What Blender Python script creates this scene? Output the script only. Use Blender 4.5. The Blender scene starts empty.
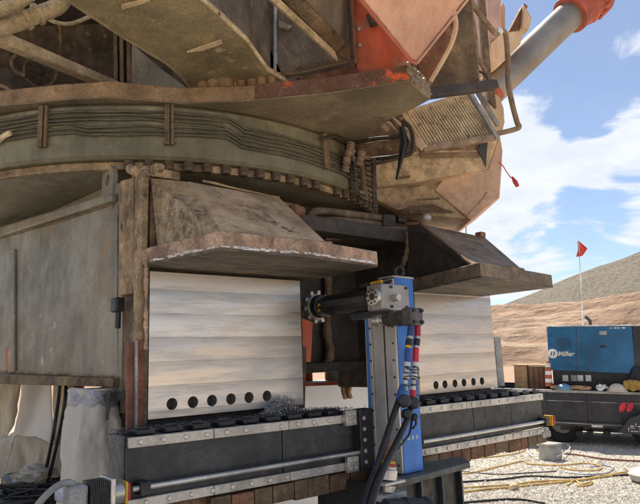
import bpy, bmesh, math, random
from mathutils import Vector, Matrix, noise
random.seed(7)
sc = bpy.context.scene
col = sc.collection
# ---------------------------------------------------------------- camera
F, CX, CY = 590.0, 320.0, 252.0
ax = Vector((730, -78, -590)).normalized()
az = Vector((-125, 3302, -590)); az = (az - ax*az.dot(ax)).normalized()
ay = az.cross(ax)
ROT = Matrix((ax, ay, az))                     # camera -> world
CAM = Vector((0, 0, 1.5))
cd = bpy.data.cameras.new('camera'); cam = bpy.data.objects.new('camera', cd); col.objects.link(cam)
cam.matrix_world = Matrix.Translation(CAM) @ ROT.to_4x4()
cd.sensor_width = 36; cd.lens = 36*F/640; cd.clip_start = .05; cd.clip_end = 5000
sc.camera = cam
# ---------------------------------------------------------------- light
SUN_AZ = math.radians(58)                      # direction towards the sun, from +X counter-clockwise
SUN_EL = math.radians(56)
sc.view_settings.view_transform = 'Standard'; sc.view_settings.look = 'None'
sc.view_settings.exposure = 1.5; sc.view_settings.gamma = 1
sd = bpy.data.lights.new('sun', 'SUN'); so = bpy.data.objects.new('sun', sd); col.objects.link(so)
sd.energy = 2.7; sd.angle = math.radians(.5); sd.color = (1, .91, .79)
sdir = Vector((math.cos(SUN_AZ)*math.cos(SUN_EL), math.sin(SUN_AZ)*math.cos(SUN_EL), math.sin(SUN_EL)))
so.rotation_euler = sdir.to_track_quat('Z', 'Y').to_euler()
w = bpy.data.worlds.new('World'); sc.world = w; w.use_nodes = True
def ray(px, py): return ROT @ Vector((px-CX, -(py-CY), -F))
def on(a, px, py, c):
    d = ray(px, py); t = (c-CAM[a])/d[a]; return CAM + d*t
def ox(px, py, c): return on(0, px, py, c)
def oy(px, py, c): return on(1, px, py, c)
def oz(px, py, c): return on(2, px, py, c)
def dp(px, py, d): return CAM + ray(px, py)*(d/F)
def world_nodes():
    nt = w.node_tree; N = nt.nodes; L = nt.links; N.clear()
    out = N.new('ShaderNodeOutputWorld'); bg = N.new('ShaderNodeBackground'); bg.inputs[1].default_value = .052
    sky = N.new('ShaderNodeTexSky'); sky.sky_type = 'NISHITA'; sky.sun_disc = False
    sky.sun_elevation = SUN_EL; sky.sun_rotation = math.pi/2 - SUN_AZ; sky.dust_density = .5; sky.ozone_density = 2.2; sky.altitude = 1500
    tc = N.new('ShaderNodeTexCoord')
    # stretch clouds towards the horizon: divide by height
    sep = N.new('ShaderNodeSeparateXYZ'); L.new(tc.outputs['Generated'], sep.inputs[0])
    mx = N.new('ShaderNodeMath'); mx.operation = 'MAXIMUM'; mx.inputs[1].default_value = 0.0; L.new(sep.outputs[2], mx.inputs[0])
    ad = N.new('ShaderNodeMath'); ad.operation = 'ADD'; ad.inputs[1].default_value = .18; L.new(mx.outputs[0], ad.inputs[0])
    cb = N.new('ShaderNodeCombineXYZ')
    for i in (0, 1):
        dv = N.new('ShaderNodeMath'); dv.operation = 'DIVIDE'; L.new(sep.outputs[i], dv.inputs[0]); L.new(ad.outputs[0], dv.inputs[1]); L.new(dv.outputs[0], cb.inputs[i])
    def noi(scale, det, rough, vec, dist=0):
        n = N.new('ShaderNodeTexNoise'); n.inputs['Scale'].default_value = scale; n.inputs['Detail'].default_value = det
        n.inputs['Roughness'].default_value = rough; n.inputs['Distortion'].default_value = dist; L.new(vec, n.inputs['Vector']); return n.outputs['Fac']
    n1 = noi(2.6, 10, .58, cb.outputs[0], .5)
    # cloud banks by direction
    def bank(px, py, k, amp):
        d = ray(px, py).normalized()
        dt = N.new('ShaderNodeVectorMath'); dt.operation = 'DOT_PRODUCT'; dt.inputs[1].default_value = d; L.new(tc.outputs['Generated'], dt.inputs[0])
        mr = N.new('ShaderNodeMapRange'); mr.interpolation_type = 'SMOOTHERSTEP'
        mr.inputs[1].default_value = math.cos(k); mr.inputs[2].default_value = 1; mr.inputs[3].default_value = 0; mr.inputs[4].default_value = amp
        L.new(dt.outputs['Value'], mr.inputs[0]); return mr.outputs[0]
    acc = n1
    for b in ((505, 160, .11, .27), (530, 125, .07, .15), (565, 172, .08, .20), (610, 150, .075, .15), (655, 132, .09, .17), (490, 205, .09, .14), (500, 255, .12, .10),
              (590, 255, .11, .06), (460, 250, .10, .12), (580, 60, .16, -.14), (590, 215, .07, -.12), (620, 100, .08, -.10), (655, 60, .08, .13), (540, 15, .07, .10), (610, 40, .05, .06)):
        a = N.new('ShaderNodeMath'); a.operation = 'ADD'; L.new(acc, a.inputs[0]); L.new(bank(*b), a.inputs[1]); acc = a.outputs[0]
    ramp = N.new('ShaderNodeMapRange'); ramp.interpolation_type = 'SMOOTHSTEP'; ramp.inputs[1].default_value = .50; ramp.inputs[2].default_value = .65
    ramp.inputs[3].default_value = .15; ramp.inputs[4].default_value = .93
    L.new(acc, ramp.inputs[0])
    n2 = noi(5, 5, .6, cb.outputs[0])
    cc = N.new('ShaderNodeMix'); cc.data_type = 'RGBA'; cc.inputs[6].default_value = (4.6, 5.1, 6.1, 1); cc.inputs[7].default_value = (8.0, 8.0, 8.1, 1); L.new(n2, cc.inputs[0])
    m = N.new('ShaderNodeMix'); m.data_type = 'RGBA'; L.new(ramp.outputs[0], m.inputs[0]); L.new(sky.outputs[0], m.inputs[6]); L.new(cc.outputs[2], m.inputs[7])
    L.new(m.outputs[2], bg.inputs[0]); L.new(bg.outputs[0], out.inputs[0])
world_nodes()

# ---------------------------------------------------------------- materials
def mat(name, c1, c2=None, c3=None, rough=.7, metal=0, scale=3.0, bump=.3, bscale=40, stretch=(1, 1, 1), spot=None, spot_at=.62, spot_scale=6, fine=.35, rvar=.15, dust=None, drift=.3, trans=0, gain=1.0, spot2=None, spot2_at=.6, spot2_scale=2.2, streak=0, dent=2.0, edge=None, er=.010):
    """procedural worn surface: broad patches c1/c2, blotches c3, fine grain, optional spots and settled dust on upward faces"""
    m = bpy.data.materials.new(name); m.use_nodes = True
    N = m.node_tree.nodes; L = m.node_tree.links; b = N['Principled BSDF']
    c2 = c2 or tuple(v*.75 for v in c1); c3 = c3 or tuple(v*.55 for v in c1); c1, c2, c3 = (tuple(min(.88, v*gain*k) for v, k in zip(c, (1.04, 1, .93))) if gain != 1 else c for c in (c1, c2, c3))
    c2 = c2 or tuple(v*.75 for v in c1); c3 = c3 or tuple(v*.55 for v in c1)
    tc = N.new('ShaderNodeTexCoord'); mp = N.new('ShaderNodeMapping'); mp.inputs['Scale'].default_value = stretch; L.new(tc.outputs['Object'], mp.inputs[0])
    def noi(s, d=6, r=.62, v=mp.outputs[0], off=0):
        n = N.new('ShaderNodeTexNoise'); n.inputs['Scale'].default_value = s; n.inputs['Detail'].default_value = d; n.inputs['Roughness'].default_value = r
        if off:
            q = N.new('ShaderNodeVectorMath'); q.operation = 'ADD'; q.inputs[1].default_value = (off, off*1.7, -off); L.new(v, q.inputs[0]); v = q.outputs[0]
        L.new(v, n.inputs['Vector']); return n.outputs['Fac']
    def mr(v, a, bb, lo=0, hi=1):
        r = N.new('ShaderNodeMapRange'); r.inputs[1].default_value = a; r.inputs[2].default_value = bb; r.inputs[3].default_value = lo; r.inputs[4].default_value = hi
        L.new(v, r.inputs[0]); return r.outputs[0]
    def mix(f, a, bb):
        x = N.new('ShaderNodeMix'); x.data_type = 'RGBA'
        L.new(f, x.inputs[0])
        for i, v in ((6, a), (7, bb)):
            if isinstance(v, tuple): x.inputs[i].default_value = (*v, 1)
            else: L.new(v, x.inputs[i])
        return x.outputs[2]
    c = mix(mr(noi(scale), .38, .62), c1, c2)
    c = mix(mr(noi(scale*2.3, 8, .7, off=3.1), .52, .72), c, c3)
    big = N.new('ShaderNodeVectorMath'); big.operation = 'SCALE'; L.new(c, big.inputs[0]); L.new(mr(noi(scale*.7, 3, .6, tc.outputs['Object'], off=11.3), .32, .68, 1-drift, 1+drift), big.inputs['Scale']); c = big.outputs[0]
    if spot: c = mix(mr(noi(spot_scale, 8, .7, tc.outputs['Object'], off=7.7), spot_at, spot_at+.06), c, spot)
    if spot2: c = mix(mr(noi(spot2_scale, 10, .75, tc.outputs['Object'], off=15.1), spot2_at, spot2_at+.09, 0, .85), c, spot2)
    if streak:
        ms_ = N.new('ShaderNodeMapping'); ms_.inputs['Scale'].default_value = (9, 9, .9); L.new(tc.outputs['Object'], ms_.inputs[0])
        sk = N.new('ShaderNodeVectorMath'); sk.operation = 'SCALE'; L.new(c, sk.inputs[0]); L.new(mr(noi(1.3, 6, .65, ms_.outputs[0], off=2.2), .35, .6, 1-streak, 1.08), sk.inputs['Scale']); c = sk.outputs[0]
    if dust:
        g = N.new('ShaderNodeNewGeometry'); s = N.new('ShaderNodeSeparateXYZ'); L.new(g.outputs['Normal'], s.inputs[0])
        k = N.new('ShaderNodeMath'); k.operation = 'MULTIPLY'; L.new(mr(s.outputs[2], .3, .9, 0, .9), k.inputs[0]); L.new(mr(noi(9, 5), .3, .6, .4, 1), k.inputs[1])
        c = mix(k.outputs[0], c, dust)
    if edge:
        bv = N.new('ShaderNodeBevel'); bv.samples = 3; bv.inputs['Radius'].default_value = er; gg = N.new('ShaderNodeNewGeometry')
        dd = N.new('ShaderNodeVectorMath'); dd.operation = 'DOT_PRODUCT'; L.new(bv.outputs[0], dd.inputs[0]); L.new(gg.outputs['True Normal'], dd.inputs[1])
        em = N.new('ShaderNodeMath'); em.operation = 'MULTIPLY'; L.new(mr(dd.outputs['Value'], .985, .90, 0, 1), em.inputs[0]); L.new(mr(noi(scale*5, 7, .75, tc.outputs['Object'], off=4.4), .42, .6, 0, .9), em.inputs[1])
        c = mix(em.outputs[0], c, edge)
    gr = mr(noi(bscale*2.2, 4, .7, tc.outputs['Object']), .3, .7, 1-fine, 1+fine)
    hs = N.new('ShaderNodeVectorMath'); hs.operation = 'SCALE'; L.new(c, hs.inputs[0]); L.new(gr, hs.inputs['Scale'])
    L.new(hs.outputs[0], b.inputs['Base Color'])
    L.new(mr(noi(scale*4, 5), .3, .7, max(.05, rough-rvar), min(1, rough+rvar)), b.inputs['Roughness'])
    b.inputs['Metallic'].default_value = metal
    if bump:
        bp = N.new('ShaderNodeBump'); bp.inputs['Strength'].default_value = bump; bp.inputs['Distance'].default_value = .01
        ha = N.new('ShaderNodeMath'); ha.operation = 'MULTIPLY_ADD'; ha.inputs[1].default_value = dent; L.new(noi(2.8, 3, .5, tc.outputs['Object'], off=9.9), ha.inputs[0]); L.new(noi(bscale, 6, .65), ha.inputs[2]); L.new(ha.outputs[0], bp.inputs['Height']); L.new(bp.outputs[0], b.inputs['Normal'])
    if trans:
        tb = N.new('ShaderNodeBsdfTranslucent'); L.new(hs.outputs[0], tb.inputs[0]); ms = N.new('ShaderNodeMixShader'); ms.inputs[0].default_value = trans
        L.new(b.outputs[0], ms.inputs[1]); L.new(tb.outputs[0], ms.inputs[2]); L.new(ms.outputs[0], N['Material Output'].inputs[0])
    return m
M = {}
M['olive'] = mat('olive_paint', (.29, .24, .14), (.17, .14, .085), (.38, .29, .16), rough=.6, scale=2.2, spot=(.46, .38, .24), spot_at=.60, stretch=(1, 1, .5), bump=.4, gain=1.08, spot2=(.10, .075, .045), spot2_at=.58, spot2_scale=1.6, edge=(.46, .36, .22))
M['band'] = mat('grey_tan_ring_paint', (.22, .20, .125), (.165, .15, .09), (.30, .26, .16), rough=.55, scale=2.5, spot=(.12, .09, .06), spot_at=.62, fine=.15, spot2=(.34, .28, .17), spot2_at=.6, spot2_scale=1.8, streak=.2)
M['wall'] = mat('grey_sidewall', (.25, .235, .185), (.165, .155, .12), (.30, .27, .205), rough=.5, scale=2.2, bump=.25, bscale=30, stretch=(1, 1, .8), spot=(.48, .48, .44), spot_at=.63, spot_scale=5, fine=.2, drift=.22, gain=1.2, spot2=(.30, .21, .11), spot2_at=.58, spot2_scale=2.0, streak=.12, edge=(.33, .26, .18))
M['rust'] = mat('rusty_steel', (.17, .085, .05), (.10, .055, .035), (.24, .15, .09), rough=.8, scale=5, bump=.6, spot=(.30, .24, .18), spot_at=.7, gain=1.25)
M['brown'] = mat('brown_grime', (.17, .12, .07), (.09, .06, .038), (.28, .20, .11), rough=.75, scale=4, bump=.5, spot=(.36, .25, .13), spot_at=.64, gain=1.15, spot2=(.05, .036, .025), spot2_at=.58, spot2_scale=2.6, streak=.25, edge=(.36, .27, .17))
M['dark'] = mat('dark_grease', (.045, .036, .028), (.028, .023, .018), (.08, .06, .045), rough=.6, scale=4, bump=.5, gain=1.3)
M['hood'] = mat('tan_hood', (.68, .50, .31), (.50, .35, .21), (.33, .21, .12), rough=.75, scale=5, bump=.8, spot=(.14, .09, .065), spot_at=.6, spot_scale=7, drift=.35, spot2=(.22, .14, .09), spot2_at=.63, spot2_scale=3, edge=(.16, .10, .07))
M['edge_tan'] = mat('tan_plate_edge', (.36, .25, .15), (.25, .17, .10), (.45, .32, .19), rough=.8, scale=5, bump=.5, spot=(.12, .08, .05), spot_at=.62, gain=0.88, spot2=(.10, .065, .04), spot2_at=.57, spot2_scale=3, edge=(.14, .10, .07))
M['stain'] = mat('scorched_steel', (.38, .27, .15), (.13, .09, .055), (.52, .38, .2), rough=.65, scale=5, bump=.6, spot=(.03, .025, .02), spot_at=.60, spot_scale=6, gain=1.25, spot2=(.06, .045, .03), spot2_at=.57, spot2_scale=4, streak=.3, edge=(.5, .38, .24))
M['ledge_edge'] = mat('flaking_red_edge', (.52, .35, .24), (.34, .21, .14), (.20, .125, .085), rough=.7, scale=9, bump=.8, spot=(.80, .74, .68), spot_at=.62, spot_scale=10, drift=.4, spot2=(.10, .065, .05), spot2_at=.55, spot2_scale=5)
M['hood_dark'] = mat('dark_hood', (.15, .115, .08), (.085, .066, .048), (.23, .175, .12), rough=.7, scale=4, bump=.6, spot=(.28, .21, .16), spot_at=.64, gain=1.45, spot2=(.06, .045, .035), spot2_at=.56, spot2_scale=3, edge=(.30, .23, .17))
M['under'] = mat('dark_underside', (.16, .135, .105), (.085, .07, .056), (.24, .21, .165), rough=.65, scale=3, bump=.5, stretch=(.5, 2, 1), gain=1.15, spot2=(.07, .055, .04), spot2_at=.57, streak=.2)
M['orange'] = mat('orange_paint', (.58, .13, .06), (.46, .10, .055), (.34, .10, .06), rough=.55, scale=3, spot=(.36, .2, .13), spot_at=.58, bump=.15, fine=.1, drift=.25, spot2=(.28, .10, .07), spot2_at=.57, spot2_scale=4, streak=.2, edge=(.30, .22, .17))
M['pink'] = mat('faded_orange_paint', (.74, .41, .26), (.66, .34, .22), (.74, .50, .33), rough=.55, scale=2.5, bump=.2, spot=(.42, .13, .07), spot_at=.62, fine=.12, drift=.2, spot2=(.56, .28, .17), spot2_at=.62, spot2_scale=2.4, streak=.12, edge=(.30, .20, .14))
M['beige'] = mat('dusty_beige_paint', (.72, .53, .33), (.64, .44, .27), (.76, .60, .39), rough=.6, scale=2.5, bump=.3, spot=(.30, .2, .12), spot_at=.68, fine=.14, drift=.2, spot2=(.42, .30, .18), spot2_at=.65, spot2_scale=2.6, streak=.12, edge=(.30, .22, .15))
M['pinkpale'] = mat('pale_pink_paint', (.66, .44, .36), (.56, .36, .3), (.5, .36, .28), rough=.6, scale=3, fine=.1)
M['beam'] = mat('lit_dusty_beam', (.72, .57, .35), (.52, .40, .24), (.27, .19, .11), rough=.75, scale=5, spot=(.12, .08, .05), spot_at=.62)  # dusty tan, with the light on the beams put into the colour
M['hose_tan'] = mat('dusty_pipe', (.64, .51, .32), (.46, .36, .22), (.30, .22, .14), rough=.8, scale=7)
M['bay'] = mat('shaded_bay_grime', (.10, .07, .042), (.055, .04, .026), (.17, .12, .07), rough=.75, scale=3, bump=.5, spot=(.26, .18, .10), spot_at=.66, streak=.35)  # grime darkened further: the bay's deep shadow is put into the colour
M['gline'] = mat('dark_grease_line', (.12, .105, .065), (.08, .07, .045), rough=.5, scale=6)
M['frame_under'] = mat('grimy_grey_tan', (.27, .215, .145), (.19, .155, .11), (.33, .27, .19), rough=.6, scale=2, bump=.35, spot=(.12, .10, .08), spot_at=.6, spot_scale=3, gain=.95, spot2=(.12, .095, .075), spot2_at=.57, spot2_scale=1.5)
M['rail_brown'] = mat('muddy_handrail', (.26, .19, .13), (.18, .13, .09), (.34, .26, .18), rough=.8, scale=9, gain=1.2)
M['chrome'] = mat('chrome_rod', (.40, .36, .30), (.32, .28, .235), (.47, .42, .35), rough=.4, metal=.5, scale=2, bump=.02, fine=.05, rvar=.06)
M['steel'] = mat('bright_steel', (.62, .60, .56), (.52, .5, .46), (.7, .68, .64), rough=.36, metal=.75, scale=6, bump=.08, fine=.1)
M['strip'] = mat('ground_steel_strip', (.56, .545, .51), (.47, .455, .42), (.42, .4, .36), rough=.36, metal=.45, scale=8, bump=.1, fine=.12, spot=(.2, .17, .14), spot_at=.68, spot_scale=12, edge=(.30, .27, .24), er=.005)
M['alu'] = mat('aluminium', (.50, .475, .44), (.42, .40, .37), (.36, .34, .31), rough=.4, metal=.4, scale=3, bump=.08, fine=.08, stretch=(1, 1, .15))
M['black'] = mat('black_machine', (.022, .024, .027), (.015, .016, .018), (.04, .04, .042), rough=.42, scale=6, bump=.08, edge=(.10, .098, .095), er=.005)
M['char'] = mat('charcoal_bed', (.044, .048, .052), (.036, .039, .042), (.075, .078, .08), rough=.45, scale=4, bump=.08, spot=(.12, .11, .1), spot_at=.7, fine=.12, spot2=(.085, .07, .06), spot2_at=.6, spot2_scale=3, edge=(.16, .155, .15))
M['grend'] = mat('bed_end_grey', (.12, .13, .12), (.09, .1, .095), rough=.6, scale=6)
M['rubber'] = mat('black_rubber', (.018, .018, .019), (.012, .012, .013), (.03, .03, .03), rough=.5, scale=8, bump=.1)
M['blue'] = mat('blue_panel', (.035, .20, .62), (.03, .17, .55), (.05, .22, .6), rough=.35, scale=4, bump=.03, fine=.05, edge=(.35, .38, .42), er=.005)
M['genblue'] = mat('generator_blue', (.016, .13, .29), (.014, .12, .265), (.025, .15, .30), rough=.35, scale=3, bump=.02, fine=.05, spot=(.1, .2, .3), spot_at=.76, edge=(.25, .30, .36))
M['red'] = mat('red_anodised', (.62, .02, .05), (.5, .02, .04), rough=.35, scale=6, bump=.03, fine=.05)
M['bluefit'] = mat('blue_fitting', (.02, .09, .32), (.02, .07, .25), rough=.35, scale=6, bump=.03)
M['yellow'] = mat('yellow_ring', (.8, .5, .02), (.7, .4, .02), rough=.5, scale=6, fine=.1)
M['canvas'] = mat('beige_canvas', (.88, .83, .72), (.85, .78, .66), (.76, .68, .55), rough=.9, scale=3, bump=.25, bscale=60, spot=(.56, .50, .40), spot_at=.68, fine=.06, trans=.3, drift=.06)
M['canvas_dk'] = mat('shaded_canvas', (.70, .62, .46), (.58, .50, .36), (.48, .41, .29), rough=.9, scale=3, bump=.4, bscale=40, fine=.06, trans=.3)  # darker copy of the canvas, shade put into the colour
M['white_tarp'] = mat('white_tarp', (.88, .88, .88), (.86, .86, .86), (.84, .84, .84), rough=.7, scale=2, bump=.1, fine=.04, trans=.55, drift=.05)
M['white'] = mat('white_paint', (.78, .78, .76), (.7, .7, .68), rough=.5, scale=5, bump=.05, fine=.05)
M['tape'] = mat('silver_tape', (.45, .46, .5), (.36, .37, .42), (.5, .5, .5), rough=.4, metal=.3, scale=9, bump=.5)
M['angle'] = mat('red_brown_angle', (.22, .085, .05), (.16, .06, .04), (.28, .13, .08), rough=.75, scale=8, edge=(.34, .2, .13))
M['trailer'] = mat('dark_trailer_paint', (.018, .022, .034), (.026, .03, .042), (.06, .056, .052), rough=.35, scale=3, bump=.1, spot=(.12, .10, .085), spot_at=.68, spot2=(.07, .06, .052), spot2_at=.58, spot2_scale=1.5, edge=(.20, .17, .14))
M['trim'] = mat('pale_metal_trim', (.40, .40, .38), (.3, .3, .29), rough=.5, scale=6)
M['wood'] = mat('plywood', (.52, .34, .17), (.42, .27, .14), (.33, .2, .1), rough=.8, scale=3, stretch=(1, 1, 6))
M['wood_dk'] = mat('brown_board', (.27, .15, .085), (.2, .11, .065), (.14, .08, .05), rough=.8, scale=4, stretch=(1, 1, .3))
M['tyre'] = mat('tyre_rubber', (.03, .03, .03), (.05, .047, .042), rough=.85, scale=6)
M['yhose'] = mat('yellow_hose', (.60, .40, .11), (.48, .31, .09), (.4, .3, .18), rough=.6, scale=5, fine=.08)
M['tanstuff'] = mat('tan_cloth', (.5, .33, .18), (.36, .22, .12), (.2, .13, .08), rough=.9, scale=20)
M['gold'] = mat('ochre_cloth', (.5, .33, .08), (.35, .22, .06), rough=.9, scale=20)
M['helmetblue'] = mat('blue_shell', (.18, .34, .5), (.12, .25, .4), rough=.35, scale=5, bump=.02, fine=.05)
M['greybox'] = mat('grey_plastic', (.42, .42, .39), (.36, .36, .33), rough=.5, scale=6, bump=.05, fine=.06)
M['flagred'] = mat('red_flag_cloth', (.92, .13, .09), (.85, .10, .08), rough=.7, scale=5, bump=.05, fine=.04)
M['lens'] = mat('red_lens', (.75, .02, .06), (.65, .02, .05), rough=.2, scale=6, bump=.02, fine=.04)
M['bronze'] = mat('dark_bronze', (.10, .075, .06), (.06, .048, .04), (.16, .12, .09), rough=.45, metal=.3, scale=12)
M['blocktan'] = mat('salmon_beige_paint', (.76, .49, .32), (.68, .41, .27), (.76, .55, .37), rough=.6, scale=2.5, bump=.3, spot=(.6, .25, .14), spot_at=.66, fine=.12, drift=.15, spot2=(.56, .36, .23), spot2_at=.62, spot2_scale=2.2, streak=.1, edge=(.32, .22, .15))
M['band_steel'] = mat('purple_scale', (.13, .12, .12), (.09, .085, .085), rough=.5, metal=.3, scale=12)

def pad_material(name='milled_steel', pitch=.1265, tilt=1.0, tint=1.0):
    """face milled steel: passes of the cutter about 0.12 m high, each slightly dished, smeared by coolant and heat"""
    m = bpy.data.materials.new(name); m.use_nodes = True
    N = m.node_tree.nodes; L = m.node_tree.links; b = N['Principled BSDF']
    tc = N.new('ShaderNodeTexCoord'); sp = N.new('ShaderNodeSeparateXYZ'); L.new(tc.outputs['Object'], sp.inputs[0])
    def math_(op, a, bb=None, cc=None):
        n = N.new('ShaderNodeMath'); n.operation = op
        for i, v in enumerate((a, bb, cc)):
            if v is None: continue
            if isinstance(v, (int, float)): n.inputs[i].default_value = v
            else: L.new(v, n.inputs[i])
        return n.outputs[0]
    def noi(v, s, d=5, r=.6):
        n = N.new('ShaderNodeTexNoise'); n.inputs['Scale'].default_value = s; n.inputs['Detail'].default_value = d; n.inputs['Roughness'].default_value = r; L.new(v, n.inputs['Vector']); return n.outputs['Fac']
    def mr(v, a, bb, lo, hi):
        r = N.new('ShaderNodeMapRange'); r.interpolation_type = 'SMOOTHSTEP'; r.inputs[1].default_value = a; r.inputs[2].default_value = bb; r.inputs[3].default_value = lo; r.inputs[4].default_value = hi; L.new(v, r.inputs[0]); return r.outputs[0]
    def mp(sx, sz, off=0):
        n = N.new('ShaderNodeMapping'); n.inputs['Scale'].default_value = (sx, 1, sz); n.inputs['Location'].default_value = (off, off, off); L.new(tc.outputs['Object'], n.inputs[0]); return n.outputs[0]
    zz = math_('DIVIDE', math_('ADD', sp.outputs[2], math_('MULTIPLY', noi(tc.outputs['Object'], 1.3, 2), .02)), pitch)
    ph = math_('FRACT', zz)
    cell = N.new('ShaderNodeTexWhiteNoise'); cell.noise_dimensions = '1D'; L.new(math_('FLOOR', zz), cell.inputs['W'])
    smear = noi(mp(1.6, 16), 1.9, 10, .72); cloud = noi(mp(1, 2.2, 4), 1.5, 4, .5); scr = noi(mp(1.1, 190), 1.0, 4, .75)
    # base colour: steel with straw and blue grey heat colours
    cr = N.new('ShaderNodeValToRGB'); L.new(cloud, cr.inputs[0]); e = cr.color_ramp.elements
    e[0].position = .36; e[0].color = (.68, .675, .67, 1); e[1].position = .66; e[1].color = (.82, .71, .57, 1)
    x = e.new(.5); x.color = (.77, .735, .68, 1)
    v1 = math_('MULTIPLY', mr(smear, .36, .54, .86, 1.04), mr(scr, .3, .7, .93, 1.04))
    v2 = math_('MULTIPLY', v1, math_('MULTIPLY_ADD', cell.outputs['Value'], .22, .84))
    edge = math_('MULTIPLY', mr(ph, 0, .035, .55, 1), mr(ph, .5, 1, 1.05, .80))
    cx = N.new('ShaderNodeCombineXYZ'); L.new(math_('ADD', sp.outputs[0], math_('MULTIPLY', math_('MULTIPLY', math_('SUBTRACT', ph, .5), math_('SUBTRACT', ph, .5)), .16)), cx.inputs[0])
    wv = N.new('ShaderNodeTexWave'); wv.wave_type = 'BANDS'; wv.bands_direction = 'X'; wv.inputs['Scale'].default_value = 15; wv.inputs['Distortion'].default_value = 1.2; wv.inputs['Detail'].default_value = 3; L.new(cx.outputs[0], wv.inputs['Vector'])
    v3 = math_('MULTIPLY', math_('MULTIPLY', v2, edge), math_('MULTIPLY_ADD', wv.outputs['Fac'], .025, .98))
    sc_ = N.new('ShaderNodeVectorMath'); sc_.operation = 'SCALE'; L.new(cr.outputs[0], sc_.inputs[0]); L.new(v3, sc_.inputs['Scale'])
    L.new(sc_.outputs[0], b.inputs['Base Color'])
    b.inputs['Metallic'].default_value = .93
    L.new(math_('ADD', mr(smear, .3, .7, .40, .20), math_('MULTIPLY', cell.outputs['Value'], .10)), b.inputs['Roughness'])
    # dish of each pass, cutter arcs and scratches
    dish0 = math_('MULTIPLY', ph, math_('SUBTRACT', 1, ph)); dish = math_('MULTIPLY', math_('MULTIPLY', dish0, dish0), 2.0*tilt)
    cx = N.new('ShaderNodeCombineXYZ'); L.new(math_('ADD', sp.outputs[0], math_('MULTIPLY', math_('MULTIPLY', math_('SUBTRACT', ph, .5), math_('SUBTRACT', ph, .5)), .16)), cx.inputs[0])
    wv = N.new('ShaderNodeTexWave'); wv.wave_type = 'BANDS'; wv.bands_direction = 'X'; wv.inputs['Scale'].default_value = 15; wv.inputs['Distortion'].default_value = 1.2; wv.inputs['Detail'].default_value = 3; L.new(cx.outputs[0], wv.inputs['Vector'])
    h = math_('ADD', math_('MULTIPLY', dish, 2.2), math_('MULTIPLY', wv.outputs['Fac'], .012))
    h = math_('ADD', h, math_('MULTIPLY', scr, .035)); h = math_('ADD', h, math_('MULTIPLY', noi(mp(1.2, 7), 2.0, 3), .16))
    bp = N.new('ShaderNodeBump'); bp.inputs['Strength'].default_value = .55; bp.inputs['Distance'].default_value = .004; L.new(h, bp.inputs['Height']); L.new(bp.outputs[0], b.inputs['Normal'])
    return m
M['pad'] = pad_material(); M['pad2'] = pad_material('milled_steel_farther', .15, .7)
def simple_noise_mat(name, stops, scale, rough=.9, bump=.5, bscale=20, scale2=None, bdist=.02, zs=1):
    m = bpy.data.materials.new(name); m.use_nodes = True
    N = m.node_tree.nodes; L = m.node_tree.links; b = N['Principled BSDF']; b.inputs['Roughness'].default_value = rough
    tc = N.new('ShaderNodeTexCoord')
    n = N.new('ShaderNodeTexNoise'); n.inputs['Scale'].default_value = scale; n.inputs['Detail'].default_value = 12; n.inputs['Roughness'].default_value = .7; zm = N.new('ShaderNodeMapping'); zm.inputs['Scale'].default_value = (1, 1, zs); L.new(tc.outputs['Object'], zm.inputs[0]); L.new(zm.outputs[0], n.inputs['Vector'])
    r = N.new('ShaderNodeValToRGB'); L.new(n.outputs['Fac'], r.inputs[0]); e = r.color_ramp.elements
    e[0].position = stops[0][0]; e[0].color = (*stops[0][1], 1); e[1].position = stops[-1][0]; e[1].color = (*stops[-1][1], 1)
    for p, c in stops[1:-1]: x = e.new(p); x.color = (*c, 1)
    c = r.outputs[0]
    if scale2:
        v = N.new('ShaderNodeTexVoronoi'); v.inputs['Scale'].default_value = scale2; L.new(tc.outputs['Object'], v.inputs['Vector'])
        sc_ = N.new('ShaderNodeSeparateColor'); L.new(v.outputs['Color'], sc_.inputs[0])
        mr = N.new('ShaderNodeMapRange'); mr.inputs[3].default_value = .62; mr.inputs[4].default_value = 1.25; L.new(sc_.outputs[0], mr.inputs[0])
        s = N.new('ShaderNodeVectorMath'); s.operation = 'SCALE'; L.new(c, s.inputs[0]); L.new(mr.outputs[0], s.inputs['Scale']); c = s.outputs[0]
    L.new(c, b.inputs['Base Color'])
    n2 = N.new('ShaderNodeTexNoise'); n2.inputs['Scale'].default_value = bscale; n2.inputs['Detail'].default_value = 8; L.new(tc.outputs['Object'], n2.inputs['Vector'])
    bp = N.new('ShaderNodeBump'); bp.inputs['Strength'].default_value = bump; bp.inputs['Distance'].default_value = bdist; L.new(n2.outputs['Fac'], bp.inputs['Height']); L.new(bp.outputs[0], b.inputs['Normal'])
    return m
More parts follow.
